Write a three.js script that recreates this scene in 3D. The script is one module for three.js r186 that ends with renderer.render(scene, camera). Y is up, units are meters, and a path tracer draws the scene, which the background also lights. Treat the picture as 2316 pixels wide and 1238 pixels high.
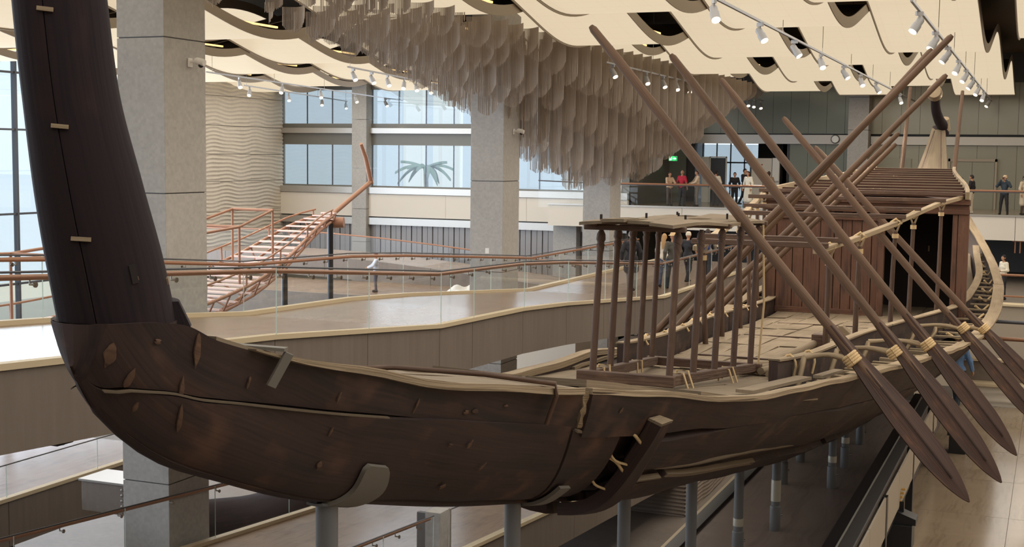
import * as THREE from 'three';
import { mergeGeometries, toCreasedNormals } from 'three/addons/utils/BufferGeometryUtils.js';
import { RoundedBoxGeometry } from 'three/addons/geometries/RoundedBoxGeometry.js';
import { MarchingCubes } from 'three/addons/objects/MarchingCubes.js';
import { RectAreaLightUniformsLib } from 'three/addons/lights/RectAreaLightUniformsLib.js';

// Axes: x to the right across the hall, y up from the floor under the boat, u along the boat from bow to stern (u = -z). Metres.
const V = (x, y, u) => new THREE.Vector3(x, y, -u);
const scene = new THREE.Scene();
const renderer = new THREE.WebGLRenderer({ antialias: true });
renderer.toneMapping = THREE.LinearToneMapping;
renderer.toneMappingExposure = 1.0;
renderer.shadowMap.enabled = true;
renderer.shadowMap.type = THREE.PCFSoftShadowMap;

// ---- camera ----
const camera = new THREE.PerspectiveCamera(2 * Math.atan(619 / 3000) * 180 / Math.PI, 2316 / 1238, 0.2, 400);
camera.position.set(0, 5.19, 0);
camera.rotation.order = 'YXZ';
camera.rotation.set(-Math.atan(269 / 3000), 22.3 * Math.PI / 180, 0.012);

// ---- sky and sun ----
scene.background = new THREE.Color().setRGB(1.62, 1.74, 1.88);
const sun = new THREE.DirectionalLight(new THREE.Color(1, 0.95, 0.86), 4);
sun.position.set(70, 90, 10); sun.target.position.set(-10, 0, -40);
sun.castShadow = true; sun.shadow.mapSize.set(2048, 2048);
Object.assign(sun.shadow.camera, { left: -70, right: 70, top: 70, bottom: -70, near: 1, far: 260 });
scene.add(sun, sun.target);

// ---- light from the luminous ceiling panels: an area light just under them ----
RectAreaLightUniformsLib.init();
const WARM = new THREE.Color().setRGB(1, 0.95, 0.87), GLOW = 0.7;   // GLOW: radiance of the luminous fabric
for (const [x, u, w, l, k] of [[-6.2, 38, 12, 44, 1], [-28, 44, 18, 30, 0.8], [4, 24, 8, 50, 0.8], [-9, 6, 26, 16, 0.8]]) {
  const a = new THREE.RectAreaLight(WARM, 1.35 * k, w, l);
  a.position.copy(V(x, 8.15, u)); a.lookAt(V(x, 0, u)); a.name = 'ceiling_glow'; scene.add(a);
}
// daylight that comes in through the tall left windows and the far windows
for (const [x, y, u, tx, tu, w, h, k] of [[-38.15, 3.6, 23, 0, 23, 58, 11.5, 4], [-26, 6, 60.6, -26, 0, 13, 4.6, 2]]) {
  const a = new THREE.RectAreaLight(new THREE.Color().setRGB(0.82, 0.93, 1.08), k, w, h);
  a.position.copy(V(x, y, u)); a.lookAt(V(tx, y, tu)); a.name = 'window_daylight'; scene.add(a);
}
// ---- helpers ----
let seed = 7;
function rnd() { seed = (seed + 0x6d2b79f5) | 0; let t = Math.imul(seed ^ (seed >>> 15), 1 | seed); t = (t + Math.imul(t ^ (t >>> 7), 61 | t)) ^ t; return ((t ^ (t >>> 14)) >>> 0) / 4294967296; }
const R = (a, b) => a + (b - a) * rnd();
const lerp = (a, b, t) => a + (b - a) * t, clamp = (x, a = 0, b = 1) => Math.min(b, Math.max(a, x)), sst = (a, b, x) => { const t = clamp((x - a) / (b - a)); return t * t * (3 - 2 * t); };
const TAU = Math.PI * 2;
function curve(xs, ys) {           // monotone cubic through the points
  const n = xs.length, d = [], m = [];
  for (let i = 0; i < n - 1; i++) d.push((ys[i + 1] - ys[i]) / (xs[i + 1] - xs[i]));
  m[0] = d[0]; m[n - 1] = d[n - 2];
  for (let i = 1; i < n - 1; i++) m[i] = d[i - 1] * d[i] <= 0 ? 0 : 2 * d[i - 1] * d[i] / (d[i - 1] + d[i]);
  return (x) => {
    let i = 0; while (i < n - 2 && x > xs[i + 1]) i++;
    const h = xs[i + 1] - xs[i], t = (x - xs[i]) / h;
    if (t < 0) return ys[0] + m[0] * (x - xs[0]); if (t > 1) return ys[n - 1] + m[n - 1] * (x - xs[n - 1]);
    const a = t * t * (3 - 2 * t);
    return ys[i] * (1 - a) + ys[i + 1] * a + h * (t * (1 - t) * (1 - t) * m[i] - t * t * (1 - t) * m[i + 1]);
  };
}
const used = new Map();
function numbered(name) { const k = used.get(name) || 0; used.set(name, k + 1); return k ? name + '_' + String(k).padStart(3, '0') : name; }
const origin = new Map();            // where a thing's group stands, so that parts can be built in hall coordinates
function thing(name, label, category, at = new THREE.Vector3(), group) {
  const o = new THREE.Group(); o.name = numbered(name); o.position.copy(at); scene.add(o);
  o.userData = { label, category }; if (group) o.userData.group = group;
  origin.set(o, at.clone()); return o;
}
function structure(name, at = new THREE.Vector3(), label) {
  const o = new THREE.Group(); o.name = numbered(name); o.position.copy(at); scene.add(o); o.userData = { kind: 'structure' };
  if (label) o.userData.label = label;
  origin.set(o, at.clone()); return o;
}
// joins the geometries (built in hall coordinates) into one named mesh under parent
function part(name, geos, mat, parent, label) {
  geos = (Array.isArray(geos) ? geos : [geos]).flat().map(clean);
  const g = geos.length > 1 ? mergeGeometries(geos) : geos[0];
  const at = parent && origin.get(parent); if (at) g.translate(-at.x, -at.y, -at.z);
  const o = new THREE.Mesh(g, mat); o.name = parent ? name : numbered(name); o.castShadow = o.receiveShadow = true;
  (parent || scene).add(o); if (at) origin.set(o, at); if (label) o.userData.label = label;
  return o;
}
function tag(o, label, category, group, kind) { if (label) o.userData.label = label; if (category) o.userData.category = category; if (group) o.userData.group = group; if (kind) o.userData.kind = kind; return o; }
const room = (name, geos, mat, label) => tag(part(name, geos, mat), label, null, null, 'structure');
function clean(g) {
  if (g.index) g = g.toNonIndexed();
  for (const k of Object.keys(g.attributes)) if (!['position', 'normal', 'uv'].includes(k)) g.deleteAttribute(k);
  if (!g.attributes.normal) g.computeVertexNormals();
  if (!g.attributes.uv) muv(g, 0);
  g.clearGroups(); return g;
}
// uv in metres by the side each triangle faces; the texture's first direction runs along `grain` (0 x, 1 y, 2 z)
function muv(g, grain = 0, shift = true) {
  const p = g.attributes.position, n = p.count, uv = new Float32Array(n * 2), a = new THREE.Vector3(), b = new THREE.Vector3(), c = new THREE.Vector3();
  const su = shift ? rnd() * 8 : 0, sv = shift ? rnd() * 8 : 0;
  for (let i = 0; i < n; i += 3) {
    a.fromBufferAttribute(p, i); b.fromBufferAttribute(p, i + 1); c.fromBufferAttribute(p, i + 2);
    const q = b.clone().sub(a).cross(c.clone().sub(a)), m = [Math.abs(q.x), Math.abs(q.y), Math.abs(q.z)];
    const ax = m[0] >= m[1] && m[0] >= m[2] ? 0 : m[1] >= m[2] ? 1 : 2, rest = [0, 1, 2].filter((k) => k !== ax);
    const gu = rest.includes(grain) ? grain : rest[0], gv = rest.find((k) => k !== gu);
    [a, b, c].forEach((w, k) => { uv[(i + k) * 2] = w.getComponent(gu) + su; uv[(i + k) * 2 + 1] = w.getComponent(gv) + sv; });
  }
  g.setAttribute('uv', new THREE.BufferAttribute(uv, 2)); return g;
}
// box with sides along the axes: centre in hall coordinates, sizes x, y, u
function box(x, y, u, w, h, d, o = {}) {
  let g = o.r ? new RoundedBoxGeometry(w, h, d, o.seg || 1, o.r) : new THREE.BoxGeometry(w, h, d);
  g = g.index ? g.toNonIndexed() : g; for (const k of Object.keys(g.attributes)) if (!['position', 'normal', 'uv'].includes(k)) g.deleteAttribute(k);
  muv(g, o.grain ?? (w >= h && w >= d ? 0 : h >= d ? 1 : 2), o.shift ?? true);
  if (o.rx) g.rotateX(o.rx); if (o.rz) g.rotateZ(o.rz); if (o.ry) g.rotateY(o.ry);
  return g.translate(x, y, -u);
}
// box between corners
const span = (x0, x1, y0, y1, u0, u1, o) => box((x0 + x1) / 2, (y0 + y1) / 2, (u0 + u1) / 2, Math.abs(x1 - x0), Math.abs(y1 - y0), Math.abs(u1 - u0), o);
// rectangular bar from a to b: w across, h in the direction nearest to up
function bar(a, b, w, h, o = {}) {
  const l = a.distanceTo(b); let g = o.r ? new RoundedBoxGeometry(l, h, w, 1, o.r) : new THREE.BoxGeometry(l, h, w);
  g = g.index ? g.toNonIndexed() : g; for (const k of Object.keys(g.attributes)) if (!['position', 'normal', 'uv'].includes(k)) g.deleteAttribute(k);
  muv(g, 0);
  if (o.bow) { const p = g.attributes.position; for (let i = 0; i < p.count; i++) { const t = p.getX(i) / l * 2; p.setY(i, p.getY(i) + o.bow * (1 - t * t)); } }
  const X = b.clone().sub(a).normalize(), up = o.up || (Math.abs(X.y) > 0.95 ? new THREE.Vector3(0, 0, -1) : new THREE.Vector3(0, 1, 0));
  const Z = X.clone().cross(up).normalize(), Y = Z.clone().cross(X);
  return g.applyMatrix4(new THREE.Matrix4().makeBasis(X, Y, Z).setPosition(a.clone().add(b).multiplyScalar(0.5)));
}
// tube of varying radius through points; r a number, list or function of 0..1
function tube(pts, r, o = {}) {
  const n = pts.length, m = o.sides || 8, rad = (i) => typeof r === 'function' ? r(i / (n - 1)) : Array.isArray(r) ? r[i] : r;
  const P = [], N = [], UV = []; let L = 0, u0 = rnd() * 6;
  let ref = o.ref || null;
  for (let i = 0; i < n; i++) {
    const t = pts[Math.min(n - 1, i + 1)].clone().sub(pts[Math.max(0, i - 1)]).normalize();
    if (!ref) ref = Math.abs(t.y) > 0.9 ? new THREE.Vector3(1, 0, 0) : new THREE.Vector3(0, 1, 0);
    const a = ref.clone().addScaledVector(t, -ref.dot(t)).normalize(), b = t.clone().cross(a); ref = a;
    if (i) L += pts[i].distanceTo(pts[i - 1]);
    const q = rad(i);
    P.push([...Array(m + 1).keys()].map((k) => { const c = Math.cos(k / m * TAU), s = Math.sin(k / m * TAU) * (o.flat || 1); const d = a.clone().multiplyScalar(c).addScaledVector(b, s); return [pts[i].clone().addScaledVector(d, q), d.normalize(), [L + u0, k / m * TAU * Math.max(q, 0.02)]]; }));
  }
  const pos = [], nor = [], uv = [], put = (v) => { pos.push(v[0].x, v[0].y, v[0].z); nor.push(v[1].x, v[1].y, v[1].z); uv.push(...v[2]); };
  for (let i = 0; i < n - 1; i++) for (let k = 0; k < m; k++) { const a = P[i][k], b = P[i + 1][k], c = P[i + 1][k + 1], d = P[i][k + 1]; put(a); put(c); put(b); put(a); put(d); put(c); }
  if (!o.open) for (const [row, s] of [[P[0], 1], [P[n - 1], -1]]) {
    const i = row === P[0] ? 0 : n - 1, nn = pts[Math.min(n - 1, i + 1)].clone().sub(pts[Math.max(0, i - 1)]).normalize().multiplyScalar(-s);
    for (let k = 0; k < m; k++) { const A = [pts[i], nn, [0, 0]], B = [row[k][0], nn, [0.02, 0]], C = [row[k + 1][0], nn, [0, 0.02]]; put(A); if (s > 0) { put(C); put(B); } else { put(B); put(C); } }
  }
  const g = new THREE.BufferGeometry();
  g.setAttribute('position', new THREE.Float32BufferAttribute(pos, 3)); g.setAttribute('normal', new THREE.Float32BufferAttribute(nor, 3)); g.setAttribute('uv', new THREE.Float32BufferAttribute(uv, 2));
  if (m * n > 0 && o.flip !== undefined) return g; return g;
}
const pole = (a, b, r, o) => tube([a, b], r, o);
const spline = (pts, n) => new THREE.CatmullRomCurve3(pts, false, 'centripetal').getPoints(n);
// surface of revolution: profile [[r, y], ...] standing at a point
function lathe(profile, x, y, u, sides = 16) { const g = new THREE.LatheGeometry(profile.map(([r, h]) => new THREE.Vector2(r, h)), sides).toNonIndexed(); return g.translate(x, y, -u); }
// a grid surface from f(i, j) -> Vector3, uv(i, j) -> [a, b]
function sheet(n, m, f, uvf) {
  const pos = [], uv = [], idx = [];
  for (let i = 0; i <= n; i++) for (let j = 0; j <= m; j++) { const p = f(i / n, j / m); pos.push(p.x, p.y, p.z); uv.push(...(uvf ? uvf(i / n, j / m) : [i / n, j / m])); }
  for (let i = 0; i < n; i++) for (let j = 0; j < m; j++) { const a = i * (m + 1) + j, b = a + m + 1; idx.push(a, b, a + 1, b, b + 1, a + 1); }
  const g = new THREE.BufferGeometry(); g.setAttribute('position', new THREE.Float32BufferAttribute(pos, 3)); g.setAttribute('uv', new THREE.Float32BufferAttribute(uv, 2)); g.setIndex(idx); g.computeVertexNormals(); return g.toNonIndexed();
}
// a closed slab between an outer and an inner grid surface (plank that follows a curved shape)
function slab(n, m, fo, fi, uvf) {
  const out = [sheet(n, m, fo, uvf), sheet(n, m, (a, b) => fi(1 - a, b), uvf && ((a, b) => uvf(1 - a, b)))];
  const rim = (k, o, i, uvr) => sheet(k, 1, (a, b) => b ? o(a) : i(a), uvr);
  const q = (f, s) => (a) => f(...s(a));
  out.push(rim(n, q(fo, (a) => [a, 0]), q(fi, (a) => [a, 0]), uvf && ((a, b) => { const w = uvf(a, 0); return [w[0], w[1] + b * 0.1]; })), rim(n, q(fo, (a) => [1 - a, 1]), q(fi, (a) => [1 - a, 1]), uvf && ((a, b) => { const w = uvf(1 - a, 1); return [w[0], w[1] + b * 0.1]; })));
  out.push(rim(m, q(fo, (a) => [0, 1 - a]), q(fi, (a) => [0, 1 - a])), rim(m, q(fo, (a) => [1, a]), q(fi, (a) => [1, a])));
  return mergeGeometries(out.map(clean));
}
// flat outline [[a, b], ...] given thickness along the third axis, then placed by a matrix
function plate(outline, t, M, bevel = 0) {
  const g = new THREE.ExtrudeGeometry(new THREE.Shape(outline.map(([a, b]) => new THREE.Vector2(a, b))), { depth: t, bevelEnabled: bevel > 0, bevelSize: bevel, bevelThickness: bevel, bevelSegments: 1, curveSegments: 4 });
  g.translate(0, 0, -t / 2); const h = clean(g); muv(h, 0); return M ? h.applyMatrix4(M) : h;
}
const frame = (at, X, Y) => { const x = X.clone().normalize(), z = x.clone().cross(Y).normalize(), y = z.clone().cross(x); return new THREE.Matrix4().makeBasis(x, y, z).setPosition(at); };

// ---- textures ----
function noise2(w, h, sd) {          // value noise that repeats every w by h cells
  const t = new Float32Array(w * h); let s = sd * 7919 + 13; for (let i = 0; i < t.length; i++) { s = (Math.imul(s, 1664525) + 1013904223) >>> 0; t[i] = s / 4294967296; }
  return (x, y) => { const xi = Math.floor(x), yi = Math.floor(y), a = x - xi, b = y - yi, A = a * a * (3 - 2 * a), B = b * b * (3 - 2 * b), m = (v, n) => ((v % n) + n) % n;
    const x0 = m(xi, w), x1 = m(xi + 1, w), y0 = m(yi, h) * w, y1 = m(yi + 1, h) * w;
    return lerp(lerp(t[y0 + x0], t[y0 + x1], A), lerp(t[y1 + x0], t[y1 + x1], A), B); };
}
function fbm(cx, cy, oct, sd) { const f = []; for (let k = 0; k < oct; k++) f.push(noise2(cx << k, cy << k, sd + k)); return (x, y) => { let s = 0, a = 0.5, q = 0; for (let k = 0; k < oct; k++) { s += a * f[k](x * (cx << k), y * (cy << k)); q += a; a *= 0.5; } return s / q; }; }
function texture(w, h, f, mx, my, srgb = true) {
  const d = new Uint8Array(w * h * 4);
  for (let j = 0; j < h; j++) for (let i = 0; i < w; i++) { const c = f(i / w, j / h), k = (j * w + i) * 4; for (let q = 0; q < 3; q++) d[k + q] = clamp(typeof c === 'number' ? c : c[q], 0, 255); d[k + 3] = 255; }
  const t = new THREE.DataTexture(d, w, h); t.wrapS = t.wrapT = THREE.RepeatWrapping; t.magFilter = THREE.LinearFilter; t.minFilter = THREE.LinearMipmapLinearFilter; t.generateMipmaps = true;
  if (srgb) t.colorSpace = THREE.SRGBColorSpace; t.repeat.set(1 / mx, 1 / my); t.needsUpdate = true; return t;
}
const mixc = (a, b, t) => [0, 1, 2].map((k) => lerp(a[k], b[k], clamp(t)));
// wood: first direction along the grain. base, dark, light: sRGB 0..255
function woodTex(base, dark, light, o = {}) {
  const w = o.w || 1024, h = o.h || 512, mx = o.mx || 4, my = o.my || 1, sd = o.sd || 1;
  const fine = fbm(6, 96, 3, sd), mid = fbm(4, 24, 3, sd + 11), big = fbm(5, 3, 4, sd + 23), pat = fbm(10, 6, 4, sd + 37), band = fbm(24, 1, 2, sd + 51);
  const c = texture(w, h, (x, y) => {
    const wob = big(x, y) * 0.06, f = fine(x, y + wob), m = mid(x, y + wob), b = big(x, y), p = pat(x, y);
    let q = mixc(base, dark, (f - 0.45) * (o.fine ?? 1.6) + (m - 0.5) * 1.2 + (b - 0.5) * (o.big ?? 0.9) + (o.bands || 0) * (band(x, y * 0.2) - 0.5));
    q = mixc(q, light, (p - (o.patchAt ?? 0.62)) * (o.patch ?? 3) + (o.wear || 0) * (m - 0.5));
    return q;
  }, mx, my);
  const b = texture(w / 2, h / 2, (x, y) => 255 * clamp(0.5 + (fine(x, y) - 0.5) * 1.1 + (mid(x, y) - 0.5) * 0.9), mx, my, false);
  return { map: c, bumpMap: b };
}
function speckTex(base, amp, o = {}) {
  const a = fbm(o.c || 24, o.c || 24, 4, o.sd || 3), b = fbm(4, 4, 3, (o.sd || 3) + 9), m = o.m || 2;
  return texture(o.w || 256, o.w || 256, (x, y) => { const k = (a(x, y) - 0.5) * amp + (b(x, y) - 0.5) * (o.big ?? amp * 0.7); return base.map((c) => c + k); }, m, m);
}
const std = (o) => new THREE.MeshStandardMaterial(o), S = (hex) => new THREE.Color(hex);
const M = {};
const hullW = woodTex([57, 40, 35], [34, 25, 25], [112, 80, 58], { sd: 2, mx: 3.4, my: 1.2, fine: 1.3, big: 1.8, patch: 2.6, patchAt: 0.62, bands: 0.3, wear: 0.25 });
M.hull = std({ ...hullW, bumpScale: 0.0012, roughness: 0.72 });
const darkW = woodTex([44, 35, 38], [33, 27, 32], [66, 48, 42], { sd: 5, mx: 3, my: 1.2, patch: 2, patchAt: 0.7, h: 512, w: 512 });
M.stem = new THREE.MeshPhysicalMaterial({ ...darkW, bumpScale: 0.0012, roughness: 0.8, specularIntensity: 0.4 });
const deckW = woodTex([132, 116, 95], [98, 85, 70], [150, 133, 110], { sd: 8, mx: 4, my: 1.4, fine: 1.3, patch: 1.6, patchAt: 0.5 });
M.deck = std({ ...deckW, bumpScale: 0.003, roughness: 0.9 });
const capW = woodTex([156, 137, 110], [124, 107, 86], [174, 154, 127], { sd: 12, mx: 4, my: 1, w: 512, h: 256, patch: 1.5, patchAt: 0.5 });
M.cap = std({ ...capW, bumpScale: 0.006, roughness: 0.9 });
const postW = woodTex([90, 67, 53], [62, 46, 38], [116, 90, 70], { sd: 15, mx: 2, my: 0.5, w: 512, h: 256 });
M.post = std({ ...postW, bumpScale: 0.004, roughness: 0.7 });
const oarW = woodTex([104, 79, 60], [66, 50, 41], [130, 103, 80], { sd: 19, mx: 3, my: 0.5, w: 512, h: 256 });
M.oar = std({ ...oarW, bumpScale: 0.004, roughness: 0.7 });
const bladeW = woodTex([70, 47, 37], [47, 33, 29], [104, 68, 48], { sd: 21, mx: 3, my: 0.5, w: 512, h: 256 });
M.blade = std({ ...bladeW, bumpScale: 0.004, roughness: 0.65 });
const cabinW = woodTex([102, 70, 53], [66, 45, 37], [128, 93, 72], { sd: 25, mx: 2.4, my: 0.6, w: 512, h: 256, patch: 3, fine: 0.9, big: 2 });
M.cabin = std({ ...cabinW, bumpScale: 0.005, roughness: 0.75 });
M.slat = std({ ...cabinW, color: S('#b9a49a'), bumpScale: 0.004, roughness: 0.75 });
M.dark = std({ color: S('#241b1a'), roughness: 0.85 });
M.rope = std({ map: texture(64, 64, (x, y) => { const k = Math.sin((x * 6 + y * 2) * TAU) * 16; return [206 + k, 178 + k, 134 + k]; }, 0.12, 0.06), roughness: 0.9 });
M.steel = std({ color: S('#6a6b6c'), roughness: 0.5, metalness: 0.1 });
M.plate = std({ color: S('#746f66'), roughness: 0.6, metalness: 0.1 });
M.band = std({ color: S('#b9b4a6'), roughness: 0.4, metalness: 0.4 });
M.concrete = std({ map: speckTex([172, 169, 165], 22, { sd: 4, m: 3, c: 48, big: 10 }), roughness: 0.85 });
M.fascia = std({ map: speckTex([124, 112, 102], 12, { sd: 6, m: 2 }), roughness: 0.55 });
M.stone = std({ map: speckTex([214, 200, 182], 14, { sd: 9, m: 3 }), roughness: 0.8 });
M.wave = std({ map: speckTex([204, 194, 179], 10, { sd: 10, m: 3 }), roughness: 0.9 });
const floorW = woodTex([140, 117, 98], [112, 92, 78], [154, 132, 112], { sd: 28, mx: 3, my: 3, w: 512, h: 512, fine: 1.2, patch: 1.4, patchAt: 0.5 });
M.rampFloor = new THREE.MeshPhysicalMaterial({ map: floorW.map, roughness: 0.24, specularIntensity: 0.4 });
M.underFloor = std({ map: woodTex([126, 113, 107], [106, 94, 90], [138, 124, 116], { sd: 31, mx: 4, my: 4, w: 512, h: 512 }).map, roughness: 0.42 });
M.tile = std({ map: woodTex([146, 129, 109], [126, 111, 93], [160, 143, 122], { sd: 33, mx: 3, my: 3, w: 512, h: 512, patch: 1.4, patchAt: 0.5 }).map, roughness: 0.16 });
M.lowFloor = std({ map: speckTex([104, 94, 86], 12, { sd: 35, m: 3 }), roughness: 0.6 });
M.curb = std({ color: S('#cdbb9c'), roughness: 0.5 });
M.rail = std({ color: S('#96694e'), roughness: 0.38, metalness: 0.2 });
M.chrome = std({ color: S('#9a948c'), roughness: 0.25, metalness: 0.9 });
M.glass = new THREE.MeshPhysicalMaterial({ color: S('#fdfefe'), transmission: 1, thickness: 0, roughness: 0.0, ior: 1.22 });
M.glassEdge = std({ color: S('#c9dcd6'), roughness: 0.2 });
M.windowGlass = new THREE.MeshPhysicalMaterial({ color: S('#eef6fc'), transmission: 1, thickness: 0, roughness: 0.0, ior: 1.45 });
M.frosted = new THREE.MeshPhysicalMaterial({ color: S('#d6dee3'), transmission: 1, thickness: 0, roughness: 0.0, ior: 1.45 });
M.metal = std({ color: S('#b4b0aa'), roughness: 0.35, metalness: 0.6 });
M.mullion = std({ color: S('#55565c'), roughness: 0.5, metalness: 0.3 });
M.spandrel = std({ color: S('#6f6d66'), roughness: 0.45 });
M.greenGlass = std({ color: S('#848a82'), roughness: 0.16, metalness: 0.1 });
M.beigeGlass = std({ color: S('#9c998a'), roughness: 0.16, metalness: 0.1 });
M.darkWall = std({ color: S('#4a4a4c'), roughness: 0.5 });
M.black = std({ color: S('#18181b'), roughness: 0.35 });
M.white = std({ color: S('#e4e2de'), roughness: 0.6 });
M.paleWall = std({ color: S('#dcd4c8'), roughness: 0.85 });
M.plaster = std({ color: S('#a89c8c'), roughness: 0.9 });
M.copper = std({ color: S('#a67a62'), roughness: 0.45, metalness: 0.15 });
M.copperPale = std({ color: S('#ecd2ca'), roughness: 0.5, metalness: 0.1 });
M.lip = std({ color: S('#a09486'), roughness: 0.5, metalness: 0.2 });
M.bronze = std({ color: S('#6d5a40'), roughness: 0.35, metalness: 0.6 });
M.ceilDark = std({ color: S('#5a4d3e'), roughness: 0.6 });
// ================= the hall =================
// floors: the boat's platform, the shiny public floor, the lower floor on the left and in the pits
const plat = structure('floor', V(-1, 0, 10));
part('floor_slab', [span(-4.6, -1.95, -0.3, 0, 4, 29.5)], M.underFloor, plat);
{ // tiles of the public floor, laid to a stagger
  const gs = [M.tile]; let k = 0;
  for (let i = 0; i < 9; i++) for (let j = 0; j < 11; j++) {
    const x0 = -1.95 + i * 1.5, u0 = 4 + j * 2.32;
    if (x0 > 4.4 && j < 3) continue;
    part('floor_tile', span(x0 + 0.004, x0 + 1.496, -0.05, R(-0.0012, 0.0012), u0 + 0.004, u0 + 2.316), M.tile, plat);
  }
  part('floor_bed', span(-1.95, 11.6, -0.3, -0.02, 4, 29.5), M.underFloor, plat);
}
room('floor', span(-4.6, 11.6, -0.3, 0, 51, 68), M.lowFloor);
room('floor', [span(-38.4, 11.6, -6.3, -6, -8, 61), span(-19, 11.6, -6.3, -6, 61, 68)], M.lowFloor);
room('floor', span(-38.4, 11.6, -6.3, 0, -8, 3.8), M.lowFloor);
room('trim_1', [span(-4.68, -4.6, -0.34, 0.012, 4, 29.5)], M.curb, 'pale edging strip along the platform under the boat');
room('trim_2', [span(-4.6, -4.42, 0, 0.05, 4, 29.5)], M.black, 'black channel along the platform edge under the boat');
// walls (closed shell)
room('wall_back', [span(-17.7, 12, -6.3, 2.85, 68.3, 68.7), span(-19.4, 12, 6.0, 10.6, 68.3, 68.7), span(-13.1, 12, 2.85, 6, 68.3, 68.7), span(-19.4, -17.7, -6.3, 6, 68.3, 68.7)], M.darkWall);
room('wall_right', span(11.6, 12, -6.3, 10.6, -8.4, 68.5), M.stone);
room('wall_front', span(-38.8, 12, -6.3, 10.6, -8.4, -8), M.stone);
room('ceiling', [span(-38.8, 12, 10.3, 10.6, -8.4, 61.4), span(-19.4, 12, 10.3, 10.6, 61.4, 68.7)], M.ceilDark);

// ---- left side wall: tall windows towards the front, wave-relief panels towards the back ----
{
  const X = -38.4;
  room('wall_left', [span(X - 0.4, X, -6.3, 10.6, -8.4, -6.8), span(X - 0.4, X, 9.5, 10.6, -6.8, 53.2), span(X - 0.4, X, -6.3, -2.3, -6.8, 53.2), span(X - 0.4, X, -6.3, 10.6, 53.2, 61.4)], M.plaster);
  const w = structure('window_1', V(X, -2, 36));
  const us = [-6.8, 2.14, 11.08, 20.02]; while (us[us.length - 1] < 53) us.push(us[us.length - 1] + 2.68); us[us.length - 1] = 53.2;
  const ys = [-2.3, -0.2, 2.6, 5.95, 8.2, 8.9, 9.5];
  for (const u of us) part('mullion', span(X - 0.12, X + 0.1, -2.3, 9.5, u - 0.05, u + 0.05), M.mullion, w);
  for (const y of ys) part('transom', span(X - 0.08, X + 0.06, y - 0.04, y + 0.04, -6.8, 53.2), M.mullion, w);
  for (let i = 0; i < us.length - 1; i++) for (let j = 0; j < ys.length - 1; j++) part('glass_pane', span(X - 0.03, X - 0.015, ys[j] + 0.04, ys[j + 1] - 0.04, us[i] + 0.05, us[i + 1] - 0.05), M.windowGlass, w);
  // wave relief: stacked panels whose face really undulates
  const wall = structure('wall_relief', V(X, 0, 57), 'pale wall of carved wavy relief panels');
  const wave = (a, y) => { const ph = y * TAU / 0.19 + 1.9 * Math.sin(a * 1.75 + y * 0.5) + 0.9 * Math.sin(a * 3.4 - y * 0.9) + 0.5 * Math.sin(y * 2.1); const s = Math.sin(ph); return 0.038 * (s > 0 ? s : s * 0.45) * (0.75 + 0.25 * Math.sin(a * 2 + y)); };
  const rows = [-6, -3.2, -1.4, 0.4, 2.2, 3.7, 5.05, 6.45, 7.9, 10.3], cols = [53.2, 55.2, 57.9, 61];
  for (let i = 0; i < rows.length - 1; i++) for (let j = 0; j < cols.length - 1; j++) {
    const [y0, y1, u0, u1] = [rows[i] + 0.012, rows[i + 1] - 0.012, cols[j] + 0.004, cols[j + 1] - 0.004];
    const n = Math.round((y1 - y0) / 0.028);
    part('relief_panel', [sheet(14, n, (a, b) => V(X + 0.1 + wave(lerp(u0, u1, a), lerp(y0, y1, b)), lerp(y0, y1, b), lerp(u0, u1, a)), (a, b) => [lerp(u0, u1, a), lerp(y0, y1, b)]), span(X, X + 0.08, y0, y1, u0, u1)], M.wave, wall);
  }
  globalThis.waveFn = wave;
}
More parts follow.
